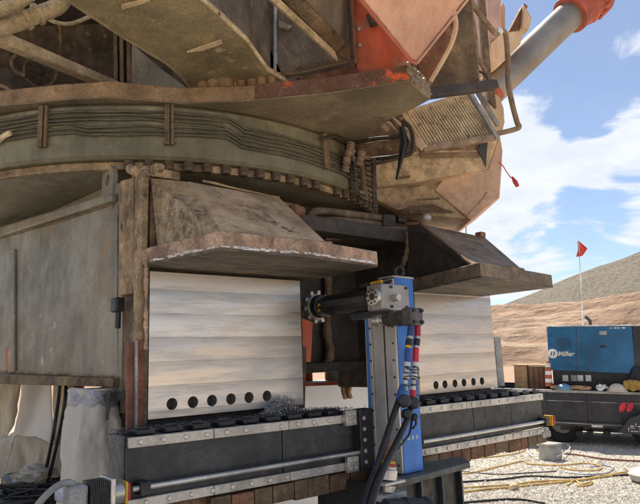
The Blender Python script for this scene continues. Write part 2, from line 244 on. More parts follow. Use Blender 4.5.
def gravel_material():
    m = simple_noise_mat('pale_gravel', [(.3, (.44, .385, .30)), (.5, (.55, .49, .395)), (.7, (.62, .57, .49))], .7, bscale=30, bump=.6, scale2=42)
    N = m.node_tree.nodes; L = m.node_tree.links; b = N['Principled BSDF']; c = b.inputs['Base Color'].links[0].from_socket
    # the gravel pad ends about 16 m out, bare tan earth beyond
    tc = N.new('ShaderNodeTexCoord'); ln = N.new('ShaderNodeVectorMath'); ln.operation = 'LENGTH'; L.new(tc.outputs['Object'], ln.inputs[0])
    n = N.new('ShaderNodeTexNoise'); n.inputs['Scale'].default_value = .35; n.inputs['Detail'].default_value = 8; L.new(tc.outputs['Object'], n.inputs['Vector'])
    a = N.new('ShaderNodeMath'); a.operation = 'MULTIPLY_ADD'; a.inputs[1].default_value = 12; L.new(n.outputs['Fac'], a.inputs[0]); L.new(ln.outputs['Value'], a.inputs[2])
    mr = N.new('ShaderNodeMapRange'); mr.inputs[1].default_value = 21; mr.inputs[2].default_value = 27; L.new(a.outputs[0], mr.inputs[0])
    e = N.new('ShaderNodeMix'); e.data_type = 'RGBA'; e.inputs[6].default_value = (.30, .185, .105, 1); e.inputs[7].default_value = (.40, .27, .165, 1); L.new(n.outputs['Fac'], e.inputs[0])
    x = N.new('ShaderNodeMix'); x.data_type = 'RGBA'; L.new(mr.outputs[0], x.inputs[0]); L.new(c, x.inputs[6]); L.new(e.outputs[2], x.inputs[7]); L.new(x.outputs[2], b.inputs['Base Color'])
    return m
M['gravel'] = gravel_material()
M['stone'] = simple_noise_mat('gravel_stones', [(.3, (.34, .31, .27)), (.5, (.50, .47, .41)), (.7, (.62, .59, .53))], 9, bscale=60)
M['tanhill'] = simple_noise_mat('tan_earth', [(.36, (.12, .072, .042)), (.45, (.24, .145, .08)), (.53, (.35, .23, .135)), (.64, (.17, .125, .085))], .05, bscale=.25, bump=1, bdist=2.4, zs=6)
M['greyhill'] = simple_noise_mat('grey_rock_slope', [(.40, (.055, .05, .03)), (.47, (.135, .112, .075)), (.6, (.195, .16, .11))], .45, bscale=.5, bump=1, bdist=1.6)

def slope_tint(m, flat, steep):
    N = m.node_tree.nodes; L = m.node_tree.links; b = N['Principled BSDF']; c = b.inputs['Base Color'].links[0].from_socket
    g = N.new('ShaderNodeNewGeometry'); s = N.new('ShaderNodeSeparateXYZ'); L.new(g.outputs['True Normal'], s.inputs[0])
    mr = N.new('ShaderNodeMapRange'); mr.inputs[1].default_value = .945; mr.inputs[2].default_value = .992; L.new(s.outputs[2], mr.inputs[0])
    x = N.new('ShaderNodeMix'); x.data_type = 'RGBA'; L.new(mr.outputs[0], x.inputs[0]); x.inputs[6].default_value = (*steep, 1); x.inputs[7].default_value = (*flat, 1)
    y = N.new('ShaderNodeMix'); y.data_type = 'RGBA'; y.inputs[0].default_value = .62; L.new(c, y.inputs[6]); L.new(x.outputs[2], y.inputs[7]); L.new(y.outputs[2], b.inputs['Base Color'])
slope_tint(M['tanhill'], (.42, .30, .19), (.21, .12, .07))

# ---------------------------------------------------------------- mesh helpers
class MB:
    def __init__(s): s.v = []; s.f = []
    def add(s, vs, fs):
        o = len(s.v); s.v += [Vector(v) for v in vs]; s.f += [tuple(i+o for i in f) for f in fs]; return s
    def prism(s, pts, vec):
        pts = [Vector(p) for p in pts]; n = len(pts); vec = Vector(vec)
        return s.add(pts+[p+vec for p in pts], [tuple(range(n))[::-1], tuple(range(n, 2*n))]+[(i, (i+1) % n, (i+1) % n+n, i+n) for i in range(n)])
    def box(s, a, b):
        (x0, y0, z0), (x1, y1, z1) = a, b
        return s.prism([(x0, y0, z0), (x1, y0, z0), (x1, y1, z0), (x0, y1, z0)], (0, 0, z1-z0))
    def tube(s, pts, r, n=10, cap=True):
        pts = [Vector(p) for p in pts]; rs = r if isinstance(r, (list, tuple)) else [r]*len(pts)
        t = (pts[1]-pts[0]).normalized(); u = t.orthogonal().normalized(); rings = []; base = len(s.v)
        for i, p in enumerate(pts):
            d = (pts[min(i+1, len(pts)-1)]-pts[max(i-1, 0)]).normalized()
            u = (u-d*u.dot(d)).normalized(); v = d.cross(u)
            s.v += [p+(u*math.cos(2*math.pi*k/n)+v*math.sin(2*math.pi*k/n))*rs[i] for k in range(n)]
        for i in range(len(pts)-1):
            for k in range(n):
                a = base+i*n+k; b = base+i*n+(k+1) % n
                s.f.append((a, b, b+n, a+n))
        if cap: s.f.append(tuple(base+k for k in range(n))[::-1]); e = base+(len(pts)-1)*n; s.f.append(tuple(e+k for k in range(n)))
        return s
    def bar(s, a, b, w, h, up=(0, 0, 1)):
        a = Vector(a); b = Vector(b); d = (b-a).normalized(); u = Vector(up); u = (u-d*u.dot(d)).normalized(); v = d.cross(u)
        return s.prism([a-v*w/2-u*h/2, a+v*w/2-u*h/2, a+v*w/2+u*h/2, a-v*w/2+u*h/2], b-a)
    def lathe(s, o, axis, prof, n=24, closed=False):
        """prof: (distance along axis, radius)"""
        o = Vector(o); d = Vector(axis).normalized(); u = d.orthogonal().normalized(); v = d.cross(u); base = len(s.v); k = len(prof)
        for h, r in prof:
            s.v += [o+d*h+(u*math.cos(2*math.pi*i/n)+v*math.sin(2*math.pi*i/n))*r for i in range(n)]
        for j in range(k if closed else k-1):
            for i in range(n):
                a = base+j*n+i; b = base+j*n+(i+1) % n; j2 = ((j+1) % k); c = base+j2*n+(i+1) % n; e = base+j2*n+i
                s.f.append((a, b, c, e))
        if not closed:
            s.f.append(tuple(base+i for i in range(n))[::-1]); e = base+(k-1)*n; s.f.append(tuple(e+i for i in range(n)))
        return s
    def mesh(s, name, m):
        me = bpy.data.meshes.new(name); me.from_pydata([tuple(v) for v in s.v], [], s.f)
        bm = bmesh.new(); bm.from_mesh(me); bmesh.ops.recalc_face_normals(bm, faces=bm.faces); bm.to_mesh(me); bm.free()
        me.materials.append(m if not isinstance(m, str) else M[m]); return me
def smooth_pts(pts, k=6):
    pts = [Vector(p) for p in pts]; out = []
    P = [pts[0]*2-pts[1]]+pts+[pts[-1]*2-pts[-2]]
    for i in range(1, len(P)-2):
        for j in range(k):
            t = j/k; a, b, c, d = P[i-1:i+3]
            out.append(.5*((2*b)+(c-a)*t+(2*a-5*b+4*c-d)*t*t+(3*b-a-3*c+d)*t**3))
    out.append(pts[-1]); return out
def thing(name, label, cat, loc=(0, 0, 0), group=None, kind=None):
    o = bpy.data.objects.new(name, None); col.objects.link(o); o.location = loc; o.empty_display_size = .1
    o['label'] = label; o['category'] = cat
    if group: o['group'] = group
    if kind: o['kind'] = kind
    return o
def root_of(o):
    p = Vector((0, 0, 0))
    while o is not None: p += o.location; o = o.parent
    return p
def link(name, me, parent, label=None, smooth=True, bev=0, kind=None, loc=None, rot=None):
    """geometry is given in world coordinates; the child is moved back by its parents' location"""
    o = bpy.data.objects.new(name, me); col.objects.link(o)
    if parent is not None:
        o.parent = parent; o.location = -root_of(parent) + (Vector(loc) if loc is not None else Vector((0, 0, 0)))
    elif loc is not None: o.location = loc
    if rot is not None: o.rotation_euler = rot
    if label: o['label'] = label
    if kind: o['kind'] = kind
    if smooth and not me.get('sm'):
        me.shade_smooth(); me.set_sharp_from_angle(angle=math.radians(35)); me['sm'] = 1
    if bev:
        b = o.modifiers.new('bevel', 'BEVEL'); b.width = bev; b.segments = 2; b.limit_method = 'ANGLE'; b.angle_limit = math.radians(40); b.harden_normals = False
    return o
def part(name, mb, m, parent, **k): return link(name, mb.mesh(name, m), parent, **k)
def solo(name, mb, m, label, cat, group=None, kind=None, bev=0, origin=None, smooth=True):
    """a thing that is a single mesh, origin moved to its base"""
    if origin is None:
        zs = min(v.z for v in mb.v); n = len(mb.v); origin = Vector((sum(v.x for v in mb.v)/n, sum(v.y for v in mb.v)/n, zs))
    mb.v = [v-origin for v in mb.v]
    o = link(name, mb.mesh(name, m), None, bev=bev, loc=origin, smooth=smooth)
    if label: o['label'] = label; o['category'] = cat
    if group: o['group'] = group
    if kind: o['kind'] = kind
    return o
def repeat(name, me, parent, locs, rots=None, bev=0):
    for i, l in enumerate(locs): link(name, me, parent, loc=l, rot=rots[i] if rots else None, bev=bev)
def hexbolt(r, h, m, n=6):
    mb = MB(); mb.lathe((0, 0, 0), (0, 0, 1), [(0, r), (h*.8, r), (h, r*.85)], n); return mb.mesh('bolt', m)
def slab(pts, vec): return MB().prism(pts, vec)
def away(t): d = ray(320, 300); d.z = 0; return d.normalized()*t
def back(t): return ray(320, 252).normalized()*t
UP = Vector((0, 0, 1))

# ---------------------------------------------------------------- ground and hills
def ground():
    mb = MB(); R = 1500; n = 64; rr = [0, 6, 12, 25, 60, 200, 600, R]
    for i, r in enumerate(rr[1:]):
        for k in range(n):
            a = 2*math.pi*k/n; mb.v.append(Vector((6+r*math.cos(a), 4+r*math.sin(a), 0)))
    mb.f.append(tuple(range(n)))
    for i in range(len(rr)-2):
        for k in range(n): a = i*n+k; b = i*n+(k+1) % n; mb.f.append((a, b, b+n, a+n))
    g = link('ground', mb.mesh('ground', 'gravel'), None); g['kind'] = 'structure'
ground()
def azel(px, py):
    d = ray(px, py); h = math.hypot(d.x, d.y); return math.atan2(d.y, d.x), d.z/h
def terrain(name, m, prof, rings, amp, default, seed, base=-1.0, terr=0):
    pr = sorted(azel(*p) for p in prof)
    def el(a):
        if a < pr[0][0] or a > pr[-1][0]:
            e = pr[0][1] if a < pr[0][0] else pr[-1][1]
            t = min(1, (pr[0][0]-a if a < pr[0][0] else a-pr[-1][0])/.8)
            return (e*(1-t)+default*t)*(1+.25*t*math.sin(a*3+seed))
        for (a0, e0), (a1, e1) in zip(pr, pr[1:]):
            if a0 <= a <= a1: return e0+(e1-e0)*(a-a0)/(a1-a0)
    mb = MB(); n = 720; r0, r1, k = rings
    rs = [r0+(r1-r0)*i/k for i in range(k+1)]+[r1*1.25]
    for i, r in enumerate(rs):
        t = min(1, i/k)
        for j in range(n):
            a = -math.pi+2*math.pi*j/n; H = el(a)*r1+1.5
            tt = t
            if terr:
                q = t*terr; fl = math.floor(q); fr = q-fl; tt = (fl+max(0, min(1, (fr-.5)/.3)))/terr if i < k else 1
            h = base+(H-base)*tt
            p = Vector((r*math.cos(a), r*math.sin(a), 0))
            h += amp*(noise.fractal(p*.02+Vector((seed, 0, 0)), .8, 2.2, 5)*(1 if t < 1 else .5)+.28*noise.ridged_multi_fractal(p*.11+Vector((0, seed, 0)), .9, 2.1, 4, 1, 2)*(.3 if terr == 0 else .5))*min(1, t*4)
            if i == len(rs)-1: h = H*.9
            mb.v.append(Vector((p.x, p.y, h)))
    for i in range(len(rs)-1):
        for j in range(n): a = i*n+j; b = i*n+(j+1) % n; mb.f.append((a, b, b+n, a+n))
    o = link(name, mb.mesh(name, m), None); o['kind'] = 'structure'; return o
terrain('hill_slope', 'greyhill', [(470, 317), (490, 309), (530, 294), (560, 281), (600, 266), (640, 252), (680, 236)], (230, 430, 26), 2.5, .07, 3)
terrain('earth_slope', 'tanhill', [(460, 318), (500, 312), (547, 309), (595, 302), (640, 291), (680, 280)], (42, 215, 96), 2.2, .04, 9, terr=6)

# ---------------------------------------------------------------- shovel undercarriage
X0, YF = 1.272, 2.966
uc = thing('shovel_undercarriage', 'stained grey steel undercarriage of the mining shovel with two bright milled pads under ledges', 'undercarriage', (2.8, 4.2, 0))
def machined_pad(x0, x1, z0, z1, y, holes, hz, hr, th=.05, label=None, zr=None, m='pad'):
    """plate with real drilled holes: every hole sits in its own cell of the bottom strip"""
    mb = MB(); zr = zr if zr is not None else z1
    xs = [x0]
    for i in range(len(holes)-1): xs.append((holes[i]+holes[i+1])/2)
    xs.append(x1); za, zb = hz-hr*1.9, hz+hr*1.9; n = 24
    tz = lambda x: z1+(zr-z1)*(x-x0)/(x1-x0)
    for yy in (y, y+th):
        mb.add([(x0, yy, z0), (x1, yy, z0), (x1, yy, za), (x0, yy, za)], [(0, 1, 2, 3)])
        mb.add([(x0, yy, zb), (x1, yy, zb), (x1, yy, tz(x1)), (x0, yy, tz(x0))], [(0, 1, 2, 3)])
        for i, hx in enumerate(holes):
            a, b = xs[i], xs[i+1]; vs = []; 
            for k in range(n):
                t = 2*math.pi*k/n; c, s_ = math.cos(t), math.sin(t)
                vs.append((hx+hr*c, yy, hz+hr*s_))
            for k in range(n):
                t = 2*math.pi*k/n; c, s_ = math.cos(t), math.sin(t)
                f = min(((b-hx) if c > 0 else (hx-a))/max(abs(c), 1e-6), (zb-hz)/max(abs(s_), 1e-6))
                vs.append((hx+f*c, yy, hz+f*s_))
            # corners
            vs += [(b, yy, zb), (a, yy, zb), (a, yy, za), (b, yy, za)]
            fs = [(k, (k+1) % n, (k+1) % n+n, k+n) for k in range(n)]
            crn = {0: (b, zb), 1: (a, zb), 2: (a, za), 3: (b, za)}
            for q, (cx_, cz_) in crn.items():
                for k in range(n):
                    p, r = vs[n+k], vs[n+(k+1) % n]
                    if (abs(p[0]-cx_) < 1e-6) != (abs(r[0]-cx_) < 1e-6) and (abs(p[2]-cz_) < 1e-6 or abs(r[2]-cz_) < 1e-6) and abs((p[0]+r[0])/2-cx_) < (b-a)/2*.99 and abs((p[2]+r[2])/2-cz_) < (zb-za)/2*.99:
                        fs.append((n+k, 2*n+q, n+(k+1) % n))
            mb.add(vs, fs)
    for hx in holes:
        o = len(mb.v)
        for yy in (y, y+th): mb.v += [Vector((hx+hr*math.cos(2*math.pi*k/n), yy, hz+hr*math.sin(2*math.pi*k/n))) for k in range(n)]
        mb.f += [(o+k, o+(k+1) % n, o+n+(k+1) % n, o+n+k) for k in range(n)]
    P = [(x0, z0), (x1, z0), (x1, tz(x1)), (x0, tz(x0))]
    o = len(mb.v)
    for yy in (y, y+th): mb.v += [Vector((a, yy, b)) for a, b in P]
    mb.f += [(o+k, o+(k+1) % 4, o+4+(k+1) % 4, o+4+k) for k in range(4)]
    me = mb.mesh('machined_pad', m)
    # weld the seams so the faces read as one sheet
    bm = bmesh.new(); bm.from_mesh(me); bmesh.ops.remove_doubles(bm, verts=bm.verts, dist=1e-5); bmesh.ops.recalc_face_normals(bm, faces=bm.faces); bm.to_mesh(me); bm.free()
    return link('machined_pad', me, uc, label=label, smooth=False)
h1 = [oy(q, 404-(q-172)*.088, YF).x for q in (172, 193, 212, 231, 249, 267)]
machined_pad(X0, 2.27, 1.222, 1.985, YF, h1, oy(212, 400.5, YF).z, .031, label='milled bright steel pad with six drilled holes, nearer the camera')
h2 = [oy(q, 385-(q-436)*.088, YF).x for q in (436, 445, 455, 464, 473.5, 482)]
machined_pad(3.345, 4.306, 1.205, 1.965, YF, h2, oy(459, 383, YF).z, .030, label='milled bright steel pad with six drilled holes, farther along', m='pad2')
# ear boxes behind the pads
part('mounting_block', MB().box((X0+.012, YF+.052, 1.26), (2.255, 3.62, 2.47)), 'dark', uc, bev=.004)
part('mounting_block', MB().box((3.36, YF+.052, 1.25), (4.29, 3.9, 2.44)), 'dark', uc, bev=.004)
part('pad_edge_weld', MB().box((X0-.02, YF+.004, 1.2), (X0-.001, YF+.055, 2.02)), 'brown', uc, bev=.004)
# recess between the blocks
zsb, zst = oy(335, 371.5, 3.5).z, oy(335, 362, 3.5).z
part('recess_wall', MB().box((2.2, 3.62, zsb+.01), (3.5, 3.65, 2.6)), 'dark', uc)
part('recess_sill', MB().box((2.262, 3.50, zsb), (3.352, 3.618, zst)), 'dark', uc, bev=.006)
part('recess_roof', MB().box((2.262, 3.0, 2.34), (3.355, 3.74, 2.44)), 'dark', uc, bev=.004)
mb = MB(); mb.tube(smooth_pts([ox(327, 240, 2.62)+Vector((0, .9, 0)) if False else oy(327, 238, 3.57), oy(328, 290, 3.57), oy(327, 330, 3.57), oy(330, 352, 3.56), oy(326, 368, 3.56)], 6), [.03+.012*random.random() for _ in range(25)], 10)
part('muddy_pipe', mb, 'brown', uc)
part('edge_bracket', slab([oy(302, 318, YF+.07), oy(313, 322, YF+.07), oy(311, 362, YF+.07), oy(303, 362, YF+.07)], (0, .04, 0)), 'orange', uc, label='faded red bracket beside the nearer pad', bev=.003)
part('edge_bracket', slab([oy(298, 345, YF+.06), oy(307, 347, YF+.06), oy(305, 408, YF+.06), oy(297, 410, YF+.06)], (0, .05, 0)), 'brown', uc, bev=.003)
part('edge_flange', MB().box((4.31, YF-.005, 1.21), (4.40, YF+.09, 1.62)), 'trim', uc, label='pale upright flange at the end of the farther pad', bev=.004)
# ledges and hoods
Z1, Z2 = 2.018, 1.966
A1 = [oz(150, 262, Z1), oz(221, 247.5, Z1), oz(310, 255, Z1), oz(378, 265, Z1)]
A1 += [Vector((A1[3].x-.0, YF+.1, Z1)), Vector((A1[0].x, YF+.1, Z1))]
lt = .08
def frozen_edge(pts, z0, z1, off=.004):
    pass
part('ledge', slab(A1, (0, 0, lt)), 'ledge_edge', uc, bev=.004, label='reddish flaking ledge jutting out over the nearer pad')
part('ledge_underside', slab([p+Vector((0, .004 if i < 4 else 0, -.012)) for i, p in enumerate(A1)], (0, 0, .011)), 'under', uc)
A2 = [Vector((3.31, YF+.1, Z2)), Vector((3.305, 2.919, Z2)), oz(481, 275.5, Z2), oz(553, 286, Z2), Vector((4.2, 2.95, Z2)), Vector((4.2, YF+.1, Z2))]
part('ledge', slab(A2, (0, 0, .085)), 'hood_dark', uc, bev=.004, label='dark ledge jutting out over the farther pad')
part('ledge_underside', slab([p+Vector((0, 0, -.012)) for p in A2], (0, 0, .011)), 'under', uc)
zt = Z1+lt
hb_l, hb_r = oy(189, 182, YF), oy(281, 199, YF)
hf_l, hf_r = oz(224, 235, zt-.01), oz(331, 246.5, zt-.01)
hz_ = (0, .028, .012)
part('hood_plate', slab([hb_l, hb_r, hf_r, hf_l], hz_), 'hood', uc, bev=.004, label='sloping tan hood plate above the nearer ledge')
bl = oy(151, 178, YF); fl = oz(158, 252, zt-.01)
part('hood_gusset', slab([bl, hb_l+Vector((-.002, 0, 0)), hf_l+Vector((-.002, 0, 0)), fl], (.012, .028, 0)), 'stain', uc, bev=.004, label='scorched end gusset of the nearer hood')
part('hood_back_plate', MB().box((X0+.01, YF+.03, 2.08), (2.25, YF+.051, 2.5)), 'brown', uc)
part('hood_end_plate', slab([hb_r+Vector((-.03, .01, -.02)), hf_r+Vector((-.03, .02, -.005)), Vector((hf_r.x-.03, YF+.03, zt)), ], (.02, 0, 0)), 'brown', uc)
lumpy_later = True
part('lifting_eye', MB().lathe(oy(294, 209, YF-.08)+Vector((0, 0, -.01)), (1, .2, .1), [(-.03, .018), (-.02, .04), (0, .046), (.03, .04), (.05, .03), (.07, .034), (.09, .02)], 9), 'rust', uc, label='rusty stub on the nearer hood')
zt2 = Z2+.085
g_bl, g_br = oy(420, 224, YF), oy(485, 237.5, YF)
g_fl, g_fr = oz(474, 266, zt2-.01), oz(524, 271, zt2-.01)
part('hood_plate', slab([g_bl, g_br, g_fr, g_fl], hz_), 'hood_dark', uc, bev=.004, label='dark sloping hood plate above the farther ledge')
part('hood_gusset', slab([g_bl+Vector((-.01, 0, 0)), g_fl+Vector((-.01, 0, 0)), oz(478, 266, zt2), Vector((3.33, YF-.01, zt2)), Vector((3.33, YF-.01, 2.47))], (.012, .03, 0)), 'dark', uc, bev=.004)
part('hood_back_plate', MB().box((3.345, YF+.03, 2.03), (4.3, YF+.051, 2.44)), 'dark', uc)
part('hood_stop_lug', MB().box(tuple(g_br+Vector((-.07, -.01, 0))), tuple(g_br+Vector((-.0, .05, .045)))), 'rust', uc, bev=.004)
# side wall, splayed outwards towards the back
WD = Vector((-.137, .99, 0)).normalized(); WN = Vector((WD.y, -WD.x, 0)); WO = Vector((X0, 3.34, 0))
def SW(px, py, off=0):
    d = ray(px, py); t = (WO+WN*off-CAM).dot(WN)/d.dot(WN); return CAM+d*t
def SZ(y, z, off=0):
    p = WO+WD*(y-3.34)+WN*off; p.z = z; return p
zb0, zb1, zt0, zt1 = SW(110, 384).z, SW(0, 380).z, SW(111, 193).z, SW(0, 227).z
y1 = SW(0, 227).y; zB = zb1+(zb1-zb0)*.8; zT = zt1+(zt1-zt0)*.3
wall = [SZ(8.5, zB), SZ(3.34, zb0), SZ(3.34, SW(124, 185).z), SW(111, 193), SW(0, 227), SZ(8.5, zT)]
part('side_wall', slab(wall, WN*.05), 'wall', uc, label='grey scuffed side wall plate')
part('top_flange', slab([SZ(8.5, zT, -.045), SW(0, 227, -.045), SW(111, 193, -.045), SW(111, 201, -.045), SW(0, 236, -.045), SZ(8.5, zT-.07, -.045)], WN*.044), 'wall', uc, bev=.01)
part('bottom_flange', slab([SZ(8.5, zB-.02, -.06), SW(0, 384, -.06), SW(112, 387, -.06), SW(112, 378, -.06), SW(0, 374, -.06), SZ(8.5, zB+.05, -.06)], WN*.059), 'brown', uc, bev=.006)
part('stiffener', slab([SW(8, 250, -.02), SW(14, 249, -.02), SW(14, 372, -.02), SW(8, 373, -.02)], WN*.019), 'wall', uc, bev=.004)
part('paint_mark', slab([SW(5, 347, -.004), SW(11, 346, -.004), SW(12, 372, -.004), SW(6, 371, -.004)], WN*.003), 'orange', uc, label='orange paint mark on the side wall')
part('inner_wall', slab([SZ(8.4, 2.4, .16), SZ(3.9, 2.4, .16), SZ(3.9, 2.70, .16), SZ(8.4, 2.70, .16)], WN*.04), 'wall', uc)
# front end of the wall, corner post and its welds
part('wall_end_plate', slab([Vector((X0-.012, 3.30, 1.32)), Vector((X0-.012, 3.52, 1.33)), Vector((X0-.012, 3.52, 2.60)), Vector((X0-.012, 3.34, 2.575))], (.011, 0, 0)), 'wall', uc, bev=.004)
part('corner_web', MB().box((X0-.004, YF+.06, 1.24), (X0+.04, 3.335, 2.52)), 'brown', uc)
part('corner_post', slab([Vector((X0-.035, 3.10, 1.88)), Vector((X0-.035, 3.32, 1.89)), Vector((X0-.035, 3.34, 2.575)), Vector((X0-.035, 3.14, 2.545))], (.03, 0, 0)), 'stain', uc, bev=.008, label='scorched corner post with heat stains')
part('corner_post', slab([Vector((X0-.05, YF+.03, 1.24)), Vector((X0-.05, 3.065, 1.24)), Vector((X0-.05, 3.075, 2.52)), Vector((X0-.05, YF+.01, 2.52))], (.045, 0, 0)), 'stain', uc, bev=.01, label='flame cut strip along the pad edge')
for k in range(26):                                # lumpy weld bead as one part
    pass
def lumpy(pts, r, m, name, parent, jit=.4, n=8, label=None):
    P = smooth_pts(pts, 7); mb = MB(); mb.tube([p+Vector((random.uniform(-1, 1), random.uniform(-1, 1), random.uniform(-1, 1)))*r*.25 for p in P], [r*(1+jit*random.uniform(-1, 1)) for _ in P], n)
    return part(name, mb, m, parent, label=label)
lumpy([ox(146, z, X0-.055) for z in (252, 262, 275, 290, 310, 330, 350)], .009, 'ledge_edge', 'weld_bead', uc, label='pale weld bead down the pad edge')
lumpy([ox(131+q, 174-abs(q-12)*.35, X0-.03) for q in (0, 6, 12, 18, 24, 30)], .022, 'stain', 'weld_patch', uc, label='tan burnt weld lump on top of the corner post')
part('top_strap', MB().box((X0-.02, 3.02, 2.53), (X0+.2, 3.2, 2.585)), 'stain', uc, bev=.01)
c = ox(107, 180, X0-.03)
part('lifting_lug', MB().lathe(c, (1, 0, 0), [(0, .036), (0, .098), (.035, .098), (.035, .036)], 28, closed=True), 'wall', uc, bev=.004)
part('lug_stem', slab([c+Vector((.002, -.09, -.02)), c+Vector((.002, -.10, -.2)), c+Vector((.002, .14, -.2)), c+Vector((.002, .09, -.02)), c+Vector((.002, .04, -.06)), c+Vector((.002, -.04, -.06))], (.03, 0, 0)), 'wall', uc)
part('connector', MB().box((X0-.09, 3.21, 1.79), (X0-.036, 3.30, 1.87)), 'black', uc, bev=.01)
part('connector_stud', MB().tube([(X0-.06, 3.25, 1.80), (X0-.06, 3.25, 1.70)], .016, 8), 'black', uc)
random.seed(21)
for a_, b_ in ((A1[0], A1[1]), (A1[1], A1[2]), (A1[2], A1[3])):
    n_ = 22; mb = MB()
    for k in range(n_):
        if random.random() < .25: continue
        p = a_.lerp(b_, (k+random.random())/n_)+Vector((0, -.003, random.uniform(.002, .012))); l_ = (b_-a_).normalized()*random.uniform(.008, .03)
        mb.bar(p-l_, p+l_, .006, random.uniform(.004, .012))
    part('paint_flakes', mb, 'white', uc, kind='stuff')
part('seam_weld', MB().tube([SW(0, 238, -.004), SW(60, 221, -.004), SW(112, 204, -.004)], .009, 6), 'brown', uc)
part('seam_weld', MB().tube([SW(118, 205, -.004), SW(118, 290, -.004), SW(119, 372, -.004)], .007, 6), 'brown', uc)
part('seam_weld', MB().tube([SW(0, 371, -.004), SW(60, 374, -.004), SW(112, 377, -.004)], .008, 6), 'stain', uc)
for a_, b_, r_ in (((203, 181), (279, 198), .008), ((190, 184), (224, 235), .009)):
    lumpy([oy(a_[0], a_[1], YF-.0) if a_[1] < 200 else oz(*a_, zt), (oy(b_[0], b_[1], YF-.0) if b_[1] < 200 else oz(b_[0], b_[1], zt))], r_, 'stain', 'weld_bead', uc)
lumpy([hf_l+UP*.012, hf_l.lerp(hf_r, .5)+UP*.012, hf_r+UP*.012], .010, 'edge_tan', 'weld_bead', uc)
lumpy([g_fl+UP*.012, g_fl.lerp(g_fr, .5)+UP*.012, g_fr+UP*.012], .010, 'brown', 'weld_bead', uc)
lumpy([g_bl, g_fl], .010, 'rust', 'weld_bead', uc)
# cross pipes over the recess
for a_, r_ in (([(309, 221), (313, 213), (322, 211), (350, 214), (386, 219)], .028), ([(318, 229), (324, 222), (334, 220), (360, 222), (386, 226)], .026)):
    part('hydraulic_pipe', MB().tube(smooth_pts([oy(x, y, 3.25) for x, y in a_], 8), r_, 12), 'hood_dark', uc)
part('pipe_clamp', slab([oy(384, 214, 3.2), oy(396, 215, 3.2), oy(396, 229, 3.2), oy(384, 229, 3.2)], (0, .1, 0)), 'dark', uc, bev=.008)
part('pipe_union', MB().tube([oy(396, 219, 3.25), oy(404, 220, 3.25)], .034, 8), 'black', uc)
part('cross_beam', slab([oy(326, 229, 3.15), oy(414, 226, 3.15), oy(414, 238, 3.15), oy(326, 240, 3.15)], (0, .12, 0)), 'hood_dark', uc, bev=.006)
lumpy([oy(407, 232, 3.0), oy(408, 245, 3.0), oy(406, 255, 3.0), oy(403, 266, 3.0)], .018, 'brown', 'weld_bead', uc)
# swing bearing (fixed lower race) on top of the undercarriage
RC = Vector((2.36, 5.07, 0)); RR = 1.965
part('lower_race', MB().lathe(RC, UP, [(2.705, .05), (2.705, 1.87), (2.742, 1.87), (2.742, .05)], 120, closed=True), 'wall', uc)
part('race_rim', MB().lathe(RC, UP, [(2.698, 1.871), (2.698, 1.905), (2.745, 1.905), (2.745, 1.871)], 120, closed=True), 'stain', uc)
part('race_drum', MB().lathe(RC, UP, [(2.45, 1.0), (2.45, 1.15), (2.70, 1.15), (2.70, 1.0)], 96, closed=True), 'brown', uc)
part('carbody', MB().box((X0+.06, 3.66, zsb+.03), (4.28, 7.0, 2.45)), 'brown', uc, bev=.01)
part('upper_tie', MB().box((1.5, 3.63, 2.30), (4.2, 3.655, 2.70)), 'brown', uc)
part('pad_backing', MB().box((X0+.02, YF+.06, .95), (2.25, YF+.5, 1.258)), 'dark', uc)
part('pad_backing', MB().box((3.36, YF+.06, .95), (4.29, YF+.5, 1.248)), 'dark', uc)

# ---------------------------------------------------------------- shovel upper structure
up = thing('shovel_upper_structure', 'dusty underside of the mining shovel superstructure, with swing ring, girders and faded orange panels', 'shovel superstructure', (2.36, 5.07, 2.75))
part('swing_ring', MB().lathe(RC, UP, [(2.75, 1.70), (2.75, RR-.02), (2.77, RR), (3.09, RR), (3.11, RR-.02), (3.11, 1.70)], 160, closed=True), 'band', up, label='green grey swing ring band')
def rp(a, z, r=RR+.012): return Vector((RC.x+r*math.cos(a), RC.y+r*math.sin(a), z))
def ang(px, py=140):   # angle on the ring under a given column of the picture
    d = ray(px, py); o = CAM-RC; A = d.x**2+d.y**2; B = 2*(o.x*d.x+o.y*d.y); C_ = o.x**2+o.y**2-RR**2
    t = (-B-math.sqrt(max(0, B*B-4*A*C_)))/(2*A); p = CAM+d*t; return math.atan2(p.y-RC.y, p.x-RC.x) % (2*math.pi)
me = MB().lathe((0, 0, 0), (0, 0, -1), [(0, .030), (.008, .034), (.048, .034), (.058, .028)], 12).mesh('ring_bolt', 'brown')
NB = 100; skip = {78}
for k in range(NB):
    if k in skip: continue
    a = 2*math.pi*k/NB
    if a < math.radians(200) or a > math.radians(359) or a < ang(121): continue
    link('ring_bolt', me, up, loc=(RC.x+1.915*math.cos(a), RC.y+1.915*math.sin(a), 2.749))
am = [ang(q) for q in (-60, 43, 167, 322, 352)]
def line(segs, r=.0085):
    pts = []
    for a0, z0, a1, z1 in segs:
        n = max(2, int(abs(a1-a0)/.03)); pts += [rp(a0+(a1-a0)*i/n, z0+(z1-z0)*i/n) for i in range(n)]
    pts.append(rp(segs[-1][2], segs[-1][3])); sd_ = random.random()*50; pts = [p+UP*.009*noise.noise(Vector((sd_, i*.35, 0)))+Vector((0, -1, 0))*.004*abs(noise.noise(Vector((i*.4, sd_, 0)))) for i, p in enumerate(pts)]; part('grease_line', MB().tube(pts, r, 6), 'gline', up)
